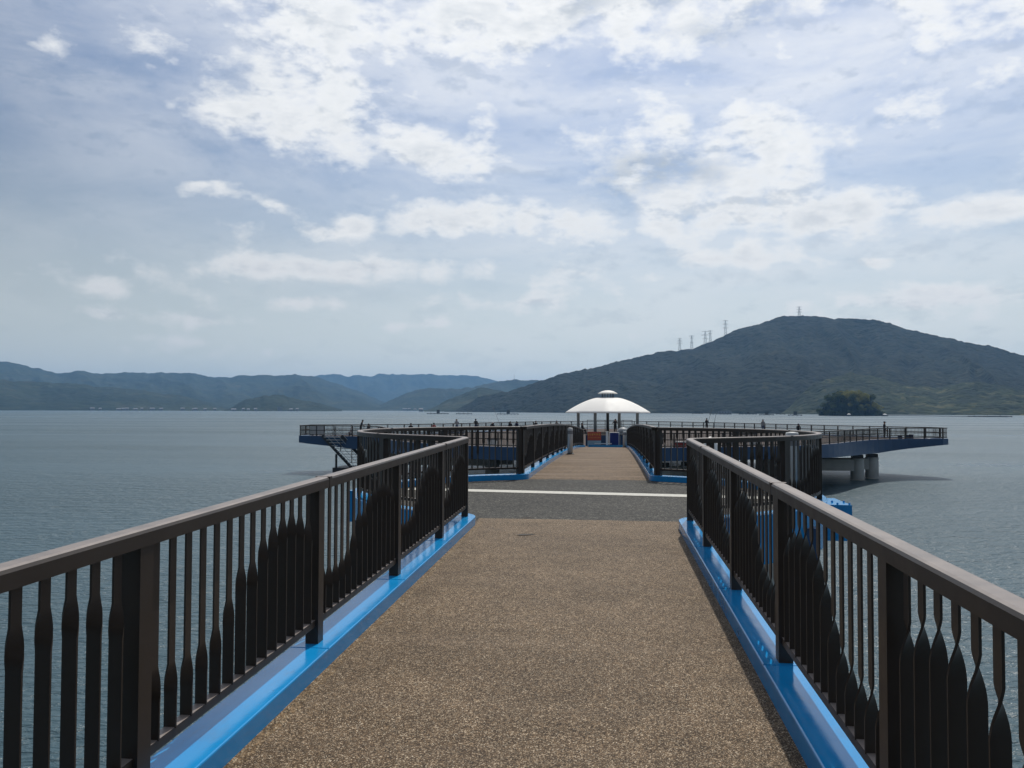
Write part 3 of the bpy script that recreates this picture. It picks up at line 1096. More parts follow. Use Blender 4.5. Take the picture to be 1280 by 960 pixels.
# railing round the platform
rail_line = []
for i, (x, y) in enumerate(RIM):
    a, b = Vector(RIM[i - 1]), Vector(RIM[(i + 1) % n])
    t = (b - a).normalized()
    rail_line.append((x, y))
start = 0
PLr = [p for p in rail_line if not (-1.7 < p[0] < 1.9 and p[1] < 64)]
P, L = along(PLr)
pr = empty('platform_railing', (0, 92, PZ + 0.1), 0, 'dark railing with thin upright bars running round the far blue platform', 'railing')
rr = lambda x, y, z=0.0: (x, y - 92, z)
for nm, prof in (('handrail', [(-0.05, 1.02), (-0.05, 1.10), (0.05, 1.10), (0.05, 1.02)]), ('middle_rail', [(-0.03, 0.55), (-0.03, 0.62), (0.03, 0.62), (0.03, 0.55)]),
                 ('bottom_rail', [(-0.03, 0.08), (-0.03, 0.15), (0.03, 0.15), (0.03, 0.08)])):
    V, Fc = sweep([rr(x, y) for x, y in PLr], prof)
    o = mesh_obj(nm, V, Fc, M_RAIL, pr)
    fix_normals(o)
mb = MB()
mb.box((0, 0, 0.53), (0.10, 0.09, 1.06))
pm = mb.build('post', M_RAIL)
POST2 = pm.data
bpy.data.objects.remove(pm)
npst = int(L[-1] / 2.05)
bars = MB()
for i in range(npst + 1):
    d = L[-1] * i / npst
    p, t = at_len(P, L, min(d, L[-1] - 1e-4))
    inst('post', POST2, pr, rr(p.x, p.y), math.atan2(t.y, t.x))
    if i < npst:
        for k in range(1, 14):
            q, tt = at_len(P, L, d + L[-1] / npst * k / 14)
            bars.box(rr(q.x, q.y, 0.595), (0.023, 0.02, 0.89), math.atan2(tt.y, tt.x))
tag(bars.build('baluster', M_RAIL, pr), kind='stuff')

# concrete piers under the platform: two columns and a crosshead each
PIERS = [((24.0, 83.2), (26.0, 85.3), 'paired concrete columns and crosshead under the right arm of the blue platform', (15.5, 84.0)),
         ((-22.5, 85.0), (-20.5, 87.0), 'paired concrete columns and crosshead under the left arm of the blue platform', (-12, 86)),
         ((4.5, 68.0), (6.6, 70.0), 'paired concrete columns under the middle of the blue platform', (-4.5, 68.5))]
for (c1, c2, lab, far) in PIERS:
    e = empty('concrete_pier', (c1[0], c1[1], WATER_Z - 1.0), 0, lab, 'pier column', 'concrete piers under the platform')
    for c in (c1, c2):
        m_ = MB()
        m_.lathe([(0.62, 0), (0.62, 3.05), (0.60, 3.1)], 20, (c[0] - c1[0], c[1] - c1[1], 0))
        m_.build('column', M_CONC, e, True)
        b_ = MB()
        b_.box((c[0] - c1[0], c[1] - c1[1], 3.27), (0.95, 0.8, 0.32))
        b_.build('bearing', M_DARK, e)
    m_ = MB()
    for c in (c1, c2):
        dx = far[0] - c1[0]
        m_.box((c[0] - c1[0] + dx / 2, c[1] - c1[1], 2.45), (abs(dx), 0.9, 1.1))
    m_.build('crosshead', M_CONC, e)
    for c in (c1, c2):
        k_ = MB()
        k_.lathe([(0.62, 0), (0.62, 3.05), (0.6, 3.1)], 20, (far[0] - c1[0], c[1] - c1[1], 0))
        k_.build('column', M_CONC, e, True)

# ------------------------------------------------------------------ white domed shelter on the platform
GX, GY = 0.05, 105.5
g = empty('shelter', (GX, GY, PZ), 0, 'round shelter with a white domed roof and small top vent on the blue platform', 'shelter')
m_ = MB()
prof = []
for i in range(15):
    t = i / 14
    r = 5.22 + (1.18 - 5.22) * t
    z = 2.60 + 1.84 * (1 - (1 - t) ** 1.5)
    prof.append((r, z))
prof = [(5.1, 2.50), (5.22, 2.50)] + prof
N = 48
vv = []
for r, z in prof:
    for i in range(N):
        a = 2 * PI * i / N
        rib = 1.0 + 0.9 * (math.cos(PI / 8) / math.cos((a % (PI / 4)) - PI / 8) - 0.97)
        vv.append((r * rib * math.cos(a), r * rib * math.sin(a), z))
ff = [(j * N + i, j * N + (i + 1) % N, (j + 1) * N + (i + 1) % N, (j + 1) * N + i) for j in range(len(prof) - 1) for i in range(N)]
rf = mesh_obj('roof', vv, ff, M_ROOF, g, True)
m_ = MB()
m_.lathe([(1.24, 4.94), (1.24, 5.0), (1.0, 5.14), (0.68, 5.28), (0.34, 5.36), (0.05, 5.38)], 32)
cap = m_.build('vent_cap', M_ROOF, rf, True)
for k in range(12):
    a = 2 * PI * k / 12
    m_ = MB()
    m_.bar((0.72 * math.cos(a), 0.72 * math.sin(a), 4.4), (0.72 * math.cos(a), 0.72 * math.sin(a), 4.95), 0.07)
    m_.build('vent_slat', M_DARK, rf)
for k, (x, y) in enumerate([(-3.75, 0.5), (-1.55, -2.6), (0.0, 3.6), (1.5, 3.4), (3.75, 0.5), (-1.6, 3.4), (0.0, -3.3)][:5]):
    m_ = MB()
    m_.tube((x, y, 0), (x, y, 3.0), 0.19, n=14)
    m_.build('column', M_COLG if k != 2 else M_DARK, g, True)
# inner railing under the shelter
gr = empty('shelter_railing', (0.3, GY + 6.0, PZ), 0, 'dark railing panels behind the columns of the white domed shelter', 'railing')
for i in range(6):
    m_ = MB()
    m_.box((-3 + i * 1.2, 0, 0.75), (0.08, 0.08, 1.5))
    m_.build('post', M_RAIL, gr)
m_ = MB()
m_.box((0, 0, 1.5), (6.1, 0.06, 0.06))
m_.build('handrail', M_RAIL, gr)
m_ = MB()
m_.box((0, 0.06, 0.7), (6.1, 0.05, 0.05))
m_.build('middle_rail', M_RAIL, gr)

# ------------------------------------------------------------------ gate area where the bridge meets the platform
GZ = PZ
for x, lab in ((0.0, 'white gate post standing between the orange board and the navy banner'),):
    e = empty('gate_post', (x - 0.02, 62.4, GZ), 0, lab, 'gate post')
    m_ = MB()
    m_.box((0, 0, 0.62), (0.17, 0.12, 1.24))
    m_.build('post', M_WHITE, e)
    m_ = MB()
    m_.box((0, 0, 1.26), (0.21, 0.16, 0.05))
    m_.build('cap', M_WHITE, e)
    m_ = MB()
    m_.box((-0.3, 0.1, 0.36), (1.3, 0.04, 0.07))
    m_.build('crossbar', M_WHITE, e)
e = empty('notice_board', (-0.98, 62.6, GZ), 0, 'orange notice board with yellow lettering over a pale blue panel at the bridge end', 'sign board')
m_ = MB()
m_.box((0, 0, 0.92), (1.02, 0.04, 0.64))
opn = m_.build('orange_panel', M_ORANGE, e)
m_ = MB()
m_.box((0, 0, 0.35), (1.02, 0.04, 0.46))
m_.build('lower_panel', M_PALEB, e)
m_ = MB()
rng = random.Random(3)
for i in range(7):
    x0 = -0.40 + i * 0.133
    for j in range(3):
        if rng.random() < 0.8:
            m_.box((x0 + rng.uniform(-.035, .035), -0.025, 1.02 + rng.uniform(-.03, .05)), (0.025, 0.012, rng.uniform(.08, .17)))
    m_.box((x0, -0.026, 1.02 + rng.uniform(-.05, .07)), (0.09, 0.012, 0.025))
for i in range(9):
    m_.box((-0.42 + i * 0.105, -0.025, 0.80 + rng.uniform(-.01, .01)), (0.05, 0.012, 0.035))
m_.build('lettering', M_YELLOW, opn)
for x in (-0.47, 0.47):
    m_ = MB()
    m_.box((x, 0.05, 0.62), (0.05, 0.05, 1.24))
    m_.build('post', M_DARK, e)
e = empty('banner', (0.52, 62.6, GZ), 0, 'navy blue banner hung beside the white gate post at the bridge end', 'banner')
m_ = MB()
for i in range(6):
    x0 = -0.32 + i * 0.107
    m_.box((x0 + 0.05, 0.012 * (-1) ** i, 0.68), (0.112, 0.02, 0.98))
m_.build('cloth', M_BANNER, e)
m_ = MB()
m_.tube((-0.36, 0, 1.19), (0.36, 0, 1.19), 0.025, n=8)
m_.build('rod', M_WHITE, e)
for x in (-0.35, 0.35):
    m_ = MB()
    m_.tube((x, 0, 0), (x, 0, 1.19), 0.022, n=8)
    m_.build('pole', M_WHITE, e)
e = empty('cabinet', (1.18, 63.2, GZ), 0, 'pale grey ribbed cabinet with a white domed lid at the bridge end', 'cabinet')
m_ = MB()
for i in range(5):
    m_.box((-0.24 + i * 0.12, 0, 0.62), (0.10, 0.5 - 0.02 * (i % 2), 1.1))
m_.box((0, 0.01, 0.62), (0.6, 0.44, 1.08))
m_.build('body', M_GREYP, e)
m_ = MB()
m_.lathe([(0.46, 1.20), (0.45, 1.30), (0.36, 1.45), (0.2, 1.55), (0.03, 1.58)], 24)
m_.build('lid', M_COLG, e, True)
e = empty('blue_barrier', (0.1, 61.9, GZ), 0, 'low blue barrier with navy panels across the end of the bridge behind the boards', 'barrier')
m_ = MB()
m_.box((0, 0, 0.17), (3.0, 0.08, 0.22))
m_.build('panel', M_BLUE, e)
for i in range(4):
    m_ = MB()
    m_.box((-1.32 + 0.88 * i, 1.0, 0.56), (0.84, 0.05, 0.80))
    m_.build('panel', M_NAVY, e)
m_ = MB()
m_.box((0, 1.0, 1.0), (3.5, 0.07, 0.06))
m_.build('top_rail', M_DARK, e)
for x in (-1.4, 0, 1.4):
    m_ = MB()
    m_.box((x, 0.08, 0.15), (0.08, 0.08, 0.30))
    m_.build('post', M_DARK, e)

# ------------------------------------------------------------------ gangway down to the landing at the left arm
e = empty('gangway', (-27.8, 83.0, PZ), 0, 'dark steel gangway with wire rails sloping from the left arm down to the water', 'gangway')
A0, A1 = Vector((-1.7, 0.2, 0.15)), Vector((1.3, 1.5, -3.45))
for off, nm in ((0, 'stringer'), (2.1, 'stringer')):
    m_ = MB()
    m_.bar(A0 + Vector((off, -0.2, 0)), A1 + Vector((off, -0.2, 0)), 0.34, 0.30)
    m_.build(nm, M_DARK, e)
for i in range(12):
    t = (i + 0.5) / 12
    p = A0.lerp(A1, t)
    m_ = MB()
    m_.box((p.x + 1.05, p.y - 0.2, p.z), (1.9, 0.28, 0.05))
    m_.build('tread', M_GREYP, e)
for i in range(4):
    m_ = MB()
    o_ = Vector((0.55 + 0.33 * i, -0.7, 0.12 + 0.3 * i))
    m_.bar(A0 + o_, A1 + o_, 0.035)
    m_.build('wire', M_GREYP, e)
for t in (0.35, 0.7, 1.0):
    p = A0.lerp(A1, t)
    m_ = MB()
    m_.tube((p.x + 1.0, p.y - 0.7, p.z - 0.3), (p.x + 1.0, p.y - 0.7, p.z + 1.2), 0.045, n=6)
    m_.build('stanchion', M_DARK, e)
e = empty('floating_dock', (-26.0, 85.5, WATER_Z), 0, 'small dark floating dock at the foot of the gangway', 'dock')
m_ = MB()
m_.box((0, 0, 0.35), (5, 4, 0.5))
m_.build('pontoon', M_DARK, e)
for x in (-2.2, 2.2):
    m_ = MB()
    m_.tube((x, -1.7, -1), (x, -1.7, 2.0), 0.12, n=8)
    m_.build('pile', M_DARK, e)
e = empty('mesh_panel', (-30.6, 84.6, PZ), 0, 'pale mesh panel fixed behind the railing of the left arm', 'panel')
m_ = MB()
m_.box((0, 0, 0.62), (1.5, 0.03, 0.95))
m_.build('panel', M_GREYP, e)
m_ = MB()
for x in (-0.78, 0.78):
    m_.box((x, 0, 0.6), (0.06, 0.06, 1.2))
m_.build('frame', M_DARK, e)


# ------------------------------------------------------------------ people
def body_mesh(pose):
    """skinned skeleton: joint -> (x right, y forward, z up, radius)"""
    J, E, tagm = pose
    names = list(J)
    idx = {k: i for i, k in enumerate(names)}
    me = bpy.data.meshes.new('body_rig')
    me.from_pydata([J[k][:3] for k in names], [(idx[a], idx[b]) for a, b in E], [])
    o = bpy.data.objects.new('body_rig', me)
    col.objects.link(o)
    md = o.modifiers.new('skin', 'SKIN')
    md.use_smooth_shade = True
    lay = me.skin_vertices[0].data
    for k in names:
        r = J[k][3] * (1.0 if 'finger' in k or 'thumb' in k or 'nose' in k or 'ear' in k else 1.16)
        lay[idx[k]].radius = (r, r * (0.75 if k in ('chest', 'belly', 'pelvis', 'shoulders') else 1.0))
        lay[idx[k]].use_root = (k == 'pelvis')
    sd_ = o.modifiers.new('sub', 'SUBSURF')
    sd_.levels = 1
    sd_.render_levels = 1
    dg = bpy.context.evaluated_depsgraph_get()
    dg.update()
    res = bpy.data.meshes.new_from_object(o.evaluated_get(dg))
    bpy.data.objects.remove(o)
    res.name = 'body'
    return res, J, E


def seg_dist(p, a, b):
    ab = b - a
    t = max(0, min(1, (p - a).dot(ab) / max(1e-9, ab.dot(ab))))
    return (p - a - ab * t).length


def paint(res, J, E, slots):
    """material per face from the nearest bone"""
    bones = []
    for a, b in E:
        nm = a + ' ' + b
        if 'head' in nm or 'nose' in nm or 'finger' in nm or 'thumb' in nm or 'hand' in nm or 'ear' in nm:
            k = 0
        elif 'ankle' in nm or 'toe' in nm:
            k = 3
        elif 'knee' in nm or 'hip' in nm:
            k = 2
        else:
            k = 1
        bones.append((Vector(J[a][:3]), Vector(J[b][:3]), k))
    me = res.copy()
    me.materials.clear()
    for m_ in slots:
        me.materials.append(m_)
    for p in me.polygons:
        c = Vector(p.center)
        p.material_index = min(bones, key=lambda q: seg_dist(c, q[0], q[1]))[2]
        p.use_smooth = True
    return me


def make_pose(kind):
    J = {'pelvis': (0, 0, .93, .135), 'belly': (0, .0, 1.08, .125), 'chest': (0, 0, 1.27, .145), 'shoulders': (0, -.01, 1.42, .10), 'neck': (0, .0, 1.50, .055),
         'head': (0, .02, 1.60, .085), 'head_top': (0, .015, 1.70, .075), 'nose': (0, .115, 1.615, .016)}
    E = [('pelvis', 'belly'), ('belly', 'chest'), ('chest', 'shoulders'), ('shoulders', 'neck'), ('neck', 'head'), ('head', 'head_top'), ('head', 'nose')]
    for s, t in ((-1, 'l'), (1, 'r')):
        J['ear' + t] = (s * .088, .01, 1.62, .016)
        E.append(('head', 'ear' + t))
        J['hip' + t] = (s * .09, 0, .86, .095)
        J['knee' + t] = (s * .10, .02, .48, .062)
        J['ankle' + t] = (s * .10, -.02, .09, .042)
        J['toe' + t] = (s * .115, .13, .045, .036)
        E += [('pelvis', 'hip' + t), ('hip' + t, 'knee' + t), ('knee' + t, 'ankle' + t), ('ankle' + t, 'toe' + t)]
        J['sh' + t] = (s * .19, 0, 1.42, .062)
        J['elbow' + t] = (s * .24, -.02, 1.13, .046)
        J['wrist' + t] = (s * .23, .10, .90, .030)
        E += [('shoulders', 'sh' + t), ('sh' + t, 'elbow' + t), ('elbow' + t, 'wrist' + t)]
        if kind in ('rod', 'lean'):
            J['elbow' + t] = (s * .24, .10, 1.16, .046)
            J['wrist' + t] = (s * .12, .33, 1.13, .030)
        if kind == 'wide':
            J['elbow' + t] = (s * .36, .10, 1.22, .046)
            J['wrist' + t] = (s * .30, .30, 1.25, .030)
        if kind == 'sit':
            J['knee' + t] = (s * .13, .44, .80, .066)
            J['ankle' + t] = (s * .13, .46, .44, .042)
            J['toe' + t] = (s * .14, .62, .39, .036)
            J['elbow' + t] = (s * .24, .08, 1.15, .046)
            J['wrist' + t] = (s * .13, .36, 1.05, .030)
        if kind == 'crouch':
            J['knee' + t] = (s * .16, .38, 1.10, .066)
            J['ankle' + t] = (s * .14, .22, .70, .042)
            J['toe' + t] = (s * .15, .38, .65, .036)
            J['elbow' + t] = (s * .25, .22, 1.12, .046)
            J['wrist' + t] = (s * .12, .44, 1.0, .030)
        w = Vector(J['wrist' + t][:3])
        d = (w - Vector(J['elbow' + t][:3])).normalized()
        side = Vector((-s, 0, 0)) if abs(d.x) < .8 else Vector((0, 1, 0))
        upv = d.cross(side).normalized()
        hnd = w + d * .055
        J['hand' + t] = (*hnd, .030)
        E.append(('wrist' + t, 'hand' + t))
        for f in range(4):
            b = hnd + d * (.075 + .008 * (f in (1, 2))) + side * (.026 * (f - 1.5)) + upv * .018
            J['finger%d' % f + t] = (*b, .0095)
            E.append(('hand' + t, 'finger%d' % f + t))
        b = w + d * .06 + side * .055 + upv * .01
        J['thumb' + t] = (*b, .011)
        E.append(('wrist' + t, 'thumb' + t))
    if kind == 'lean':
        for k in ('chest', 'shoulders', 'neck', 'head', 'head_top', 'nose', 'shl', 'shr', 'earl', 'earr'):
            x, y, z, r = J[k]
            J[k] = (x, y + (z - .93) * .28, z - (z - .93) * .05, r)
    if kind in ('sit', 'crouch'):
        dz = {'sit': -.44, 'crouch': -.64}[kind]
        J = {k: (x, y, z + dz, r) for k, (x, y, z, r) in J.items()}
        if kind == 'sit':
            J = {k: (x, y, z + (0.0), r) for k, (x, y, z, r) in J.items()}
            for t in 'lr':
                J['ankle' + t] = (J['ankle' + t][0], J['ankle' + t][1], .09, .042)
                J['toe' + t] = (J['toe' + t][0], J['toe' + t][1], .045, .036)
                J['knee' + t] = (J['knee' + t][0], J['knee' + t][1], .49, .066)
        else:
            for t in 'lr':
                J['ankle' + t] = (J['ankle' + t][0], J['ankle' + t][1], .09, .042)
                J['toe' + t] = (J['toe' + t][0], J['toe' + t][1], .045, .036)
    return J, E, None


BODIES = {k: body_mesh(make_pose(k)) for k in ('stand', 'rod', 'lean', 'wide', 'sit', 'crouch')}


def hat_mesh(kind, head):
    m_ = MB()
    c = (head[0], head[1] - .005, head[2])
    if kind == 'cap':
        m_.lathe([(.104, .0), (.107, .05), (.095, .10), (.06, .135), (.01, .145)], 14, c)
        m_.box((c[0], c[1] + .14, c[2] + .012), (.15, .12, .014))
    elif kind == 'brim':
        m_.lathe([(.19, -.015), (.19, .0), (.112, .02), (.108, .08), (.09, .115), (.01, .125)], 16, c)
    else:
        m_.lathe([(.100, -.06), (.106, .0), (.106, .05), (.094, .10), (.06, .132), (.01, .142)], 14, (c[0], c[1] - .018, c[2]))
    return m_


def person(pose, loc, rz, top, legs, label, hat='hair', hatm=None, seat=False, rod=None):
    e = empty('person', loc, rz, label, 'person', None)
    res, J, E = BODIES[pose]
    me = paint(res, J, E, [M_SKIN, CLOTH[top], CLOTH[legs], CLOTH['black']])
    inst('body', me, e)
    hd = J['head_top']
    h = hat_mesh(hat, (hd[0], hd[1], J['head'][2] + .035))
    h.build({'cap': 'cap', 'brim': 'sun_hat', 'hair': 'hair'}[hat], M_HAIR if hat == 'hair' else CLOTH[hatm or 'black'], e, True)
    return e


def stool(loc, rz, label):
    e = empty('folding_stool', loc, rz, label, 'stool', 'folding stools of the anglers')
    m_ = MB()
    m_.box((0, 0, 0.36), (0.36, 0.32, 0.03))
    m_.build('seat', CLOTH['navy'], e)
    for sx in (-1, 1):
        for a, b in ((-1, 1), (1, -1)):
            m_ = MB()
            m_.bar((sx * .16, a * .15, 0), (sx * .16, b * .15, .35), 0.022)
            m_.build('leg', M_DARK, e)


def rod(base, tip, label):
    e = empty('fishing_rod', base, 0, label, 'fishing rod', 'fishing rods')
    d = Vector(tip) - Vector(base)
    m_ = MB()
    m_.tube((0, 0, 0), d * .12, .028, .024, 8)
    m_.build('handle', M_DARK, e)
    m_ = MB()
    m_.tube(d * .12, d, .022, .010, 6)
    m_.build('blank', M_RAIL, e)
    return e


P3 = lambda x, y: (x, y, PZ + 0.004)
person('stand', P3(28.6, 89.6), R(-90), 'black', 'charcoal', 'person in dark clothes and cap standing alone on the right arm of the platform', 'cap', 'black')
person('lean', P3(-27.0, 88.4), R(-70), 'charcoal', 'black', 'person with black hair leaning on the rail near the left arm of the platform')
person('sit', P3(-26.0, 88.0), R(80), 'black', 'black', 'person in black sitting low beside the leaning person on the left')
stool(P3(-26.0, 88.0), R(80), 'folding stool under the person in black on the left')
person('crouch', P3(-26.9, 85.0), R(100), 'pale', 'grey', 'person in pale clothes and white cap crouching on the left arm', 'cap', 'white')
# anglers along the far railing, from the left: (x, y, pose, top, legs, hat, hat colour, label)
FAR = [(-22.2, 91.9, 'sit', 'black', 'charcoal', 'hair', None, 'person in black seated at the far rail, nearest the left arm'),
       (-20.2, 95.0, 'sit', 'red', 'charcoal', 'hair', None, 'person in a red top seated at the far rail'),
       (-18.2, 99.0, 'lean', 'grey', 'denim', 'brim', 'khaki', 'person in grey with a khaki sun hat leaning at the far rail'),
       (-16.4, 102.5, 'lean', 'black', 'navy', 'hair', None, 'person in black and navy leaning over the far rail left of the bridge'),
       (-14.8, 106.0, 'sit', 'charcoal', 'khaki', 'brim', 'white', 'person in a white brimmed hat sitting at the far rail left of the bridge'),
       (-13.0, 110.5, 'sit', 'black', 'black', 'hair', None, 'left one of two people in black sitting close together at the far rail'),
       (-12.3, 112.0, 'sit', 'navy', 'black', 'hair', None, 'right one, in navy, of two people sitting close together at the far rail'),
       (-10.0, 115.8, 'sit', 'black', 'denim', 'cap', 'black', 'person in black cap and jeans seated at the far rail'),
       (-7.3, 119.5, 'sit', 'charcoal', 'charcoal', 'cap', 'charcoal', 'person all in charcoal seated at the far rail left of the shelter'),
       (13.6, 116.0, 'rod', 'black', 'charcoal', 'cap', 'black', 'person in dark clothes holding a fishing rod right of the white shelter'),
       (19.5, 107.0, 'stand', 'grey', 'denim', 'brim', 'grey', 'person in grey with a wide hat standing at the far rail right of the shelter'),
       (22.6, 101.5, 'sit', 'black', 'navy', 'hair', None, 'person in black seated at the far rail nearest the right arm')]
for x, y, po, tp, lg, ht, hm, lab in FAR:
    person(po, P3(x, y), R(20 if x < 0 else -30), tp, lg, lab, ht, hm)
    if po == 'sit':
        stool(P3(x, y), R(20 if x < 0 else -30), 'folding stool under the ' + lab.replace(' in black cap', '').replace(' sitting close together', '').replace(' at the far rail left of the bridge', ' at the far rail').replace(' seated', ''))
person('wide', P3(1.0, 103.6), R(150), 'charcoal', 'black', 'person standing under the white shelter with arms held out', 'hair')
person('sit', P3(-3.0, 99.0), R(-60), 'black', 'black', 'person in black sitting at the left columns of the white shelter', 'hair')
stool(P3(-3.0, 99.0), R(-60), 'folding stool at the left columns of the white shelter')
rod((13.8, 116.35, PZ + 1.1), (14.9, 118.0, PZ + 4.2), 'long thin fishing rod held up by the person right of the shelter')
rod((-13.9, 106.7, PZ + 0.9), (-15.2, 108.8, PZ + 3.4), 'thin fishing rod leaning on the far rail left of the bridge')
# white tarp draped over the near rail of the platform
e = empty('tarp', (7.65, 63.0, PZ), R(15), 'white tarp draped in a triangle over the near platform railing on the right', 'tarp')
m_ = MB()
V = [(0, 0, 0.92)]
N = 14
for ring, (hw_, z) in enumerate(((.20, .84), (.40, .62), (.58, .25), (.76, -.2), (.9, -.6))):
    for i in range(N):
        a = 2 * PI * i / N
        wv_ = 1 + .12 * math.sin(5 * a + ring)
        V.append((hw_ * math.cos(a) * wv_, .38 * hw_ * math.sin(a) * wv_ - .05, z + .04 * math.sin(3 * a)))
Fc = [(0, 1 + i, 1 + (i + 1) % N) for i in range(N)]
for r_ in range(4):
    for i in range(N):
        a, b = 1 + r_ * N + i, 1 + r_ * N + (i + 1) % N
        Fc.append((a, b, b + N, a + N))
mesh_obj('sheet', V, Fc, M_WHITE, e, True)
rod((7.70, 63.0, PZ + 0.6), (8.10, 63.3, PZ + 2.55), 'brown fishing rod standing up from the white tarp')
# tackle boxes on the right arm
for i, (x, y) in enumerate(((29.9, 88.9), (30.5, 88.7), (31.0, 88.9))):
    e = empty('tackle_box', (x, y, PZ + 0.004), 0.2 * i, ['small dark tackle box nearest the person on the right arm', 'middle one of three dark tackle boxes on the right arm', 'tackle box farthest out on the right arm'][i], 'box', 'tackle boxes on the right arm')
    m_ = MB()
    m_.box((0, 0, 0.16), (0.36, 0.26, 0.32 + 0.08 * i))
    m_.build('case', CLOTH['navy'], e)
    m_ = MB()
    m_.box((0, 0, 0.35 + 0.04 * i), (0.38, 0.28, 0.05))
    m_.build('lid', CLOTH['charcoal'], e)


# anglers' boxes along the near edge and the middle of the platform
rgc = random.Random(21)
for i, (x, y, cl, lab) in enumerate((
        (5.6, 64.6, 'red', 'dark red cooler box on the platform just right of the bridge'),
        (16.2, 75.0, 'red', 'red cooler box on the platform behind the right bollard'),
        (-6.2, 65.2, 'charcoal', 'charcoal cooler box on the platform left of the bridge, closest to it'),
        (-9.5, 68.0, 'white', 'white cooler box on the platform left of the bridge'),
        (-12.8, 72.5, 'navy', 'navy cooler box on the platform behind the left of the plaza'),
        (9.8, 69.0, 'grey', 'grey cooler box on the platform right of the white tarp'),
        (12.4, 72.0, 'white', 'white cooler box on the platform behind the right of the plaza'))):
    e = empty('cooler_box', (x, y, PZ + 0.004), rgc.uniform(-.6, .6), lab, 'cooler box', "anglers' cooler boxes")
    m_ = MB()
    m_.box((0, 0, 0.20), (0.72, 0.42, 0.40), top=1.04)
    m_.build('body', CLOTH[cl], e)
    m_ = MB()
    m_.box((0, 0, 0.44), (0.78, 0.47, 0.07), top=0.95)
    m_.build('lid', CLOTH['white' if cl in ('red', 'navy') else 'charcoal'], e)
    m_ = MB()
    for sx in (-1, 1):
        m_.bar((sx * .40, -.1, .3), (sx * .40, -.1, .52), .025)
    m_.bar((-.40, -.1, .52), (.40, -.1, .52), .025)
    m_.build('handle', M_DARK, e)
for i, (x, y, rz) in enumerate(((-4.5, 70.5, 0.1), (3.6, 71.5, -0.1), (-14.5, 78.0, 0.8), (12.5, 79.0, -0.7))):
    e = empty('bench', (x, y, PZ + 0.004), rz, ['dark bench on the platform just left of the gate', 'dark bench on the platform just right of the gate', 'dark bench on the left of the platform', 'dark bench on the right of the platform'][i], 'bench', 'dark benches on the platform')
    for k in range(4):
        m_ = MB()
        m_.box((0, -.2 + .13 * k, .43), (2.6, .11, .05))
        m_.build('slat', M_DARK, e)
    for k in range(3):
        m_ = MB()
        m_.box((0, .30, .60 + .13 * k), (2.6, .04, .10))
        m_.build('back_slat', M_DARK, e)
    for sx in (-1.1, 1.1):
        m_ = MB()
        m_.box((sx, 0, .2), (.08, .45, .4))
        m_.box((sx, .28, .5), (.08, .05, .9))
        m_.build('leg', M_DARK, e)

# ------------------------------------------------------------------ island with its trees
def leaf_mat(name, c0, c1):
    m, t, b = mat(name)
    geo = t.n('ShaderNodeNewGeometry')
    oi = t.n('ShaderNodeObjectInfo')
    nz = t.noise(geo.outputs['Position'], 0.6, 4, 0.6)
    f = t.m('ADD', t.m('MULTIPLY', nz, 0.7), t.m('MULTIPLY', oi.outputs['Random'], 0.4), clamp=True)
    t.put(b.inputs['Base Color'], t.mix(f, c0, c1))
    b.inputs['Roughness'].default_value = 0.8
    b.inputs['Specular IOR Level'].default_value = 0.1
    tr = t.n('ShaderNodeBsdfTranslucent')          # thin leaves glow when lit from behind
    t.put(tr.inputs['Color'], t.mix(f, tuple(q * 1.5 for q in c0), tuple(q * 1.5 for q in c1)))
    mx = t.n('ShaderNodeMixShader')
    mx.inputs[0].default_value = 0.4
    out = m.node_tree.nodes['Material Output']
    m.node_tree.links.new(b.outputs[0], mx.inputs[1])
    m.node_tree.links.new(tr.outputs[0], mx.inputs[2])
    m.node_tree.links.new(mx.outputs[0], out.inputs['Surface'])
    return m


M_LEAF = leaf_mat('evergreen_leaves', (0.022, 0.034, 0.014), (0.060, 0.075, 0.024))
M_LEAF2 = leaf_mat('pale_young_leaves', (0.10, 0.105, 0.03), (0.20, 0.19, 0.06))
M_BARK = simple('bark', (0.07, 0.055, 0.04), 0.9, var=0.3, scale=1)
IX, IY = 304, 1085
GRX = []


def island():
    n, m_ = 24, 72
    V = []
    for j in range(n):
        r = j / (n - 1)
        for i in range(m_):
            a = 2 * PI * i / m_
            rr_ = 1 + 0.16 * math.sin(3 * a + 1) + 0.08 * math.sin(7 * a)
            x, y = 35 * r * rr_ * math.cos(a), 30 * r * rr_ * math.sin(a)
            z = 23 * max(0, 1 - r ** 3.0) ** 0.75 - 1.0 + 1.2 * float(fbm(np.array([x / 9 + 50]), np.array([y / 9 + 50]), 3, 4)[0])
            V.append((IX + x, IY + y, WATER_Z + z))
    Fc = [(j * m_ + i, (j + 1) * m_ + i, (j + 1) * m_ + (i + 1) % m_, j * m_ + (i + 1) % m_) for j in range(n - 1) for i in range(m_)]
    o = mesh_obj('island', V, Fc, M_FOR_NEAR, None, True)
    fix_normals(o)
    tag(o, kind='structure')


island()


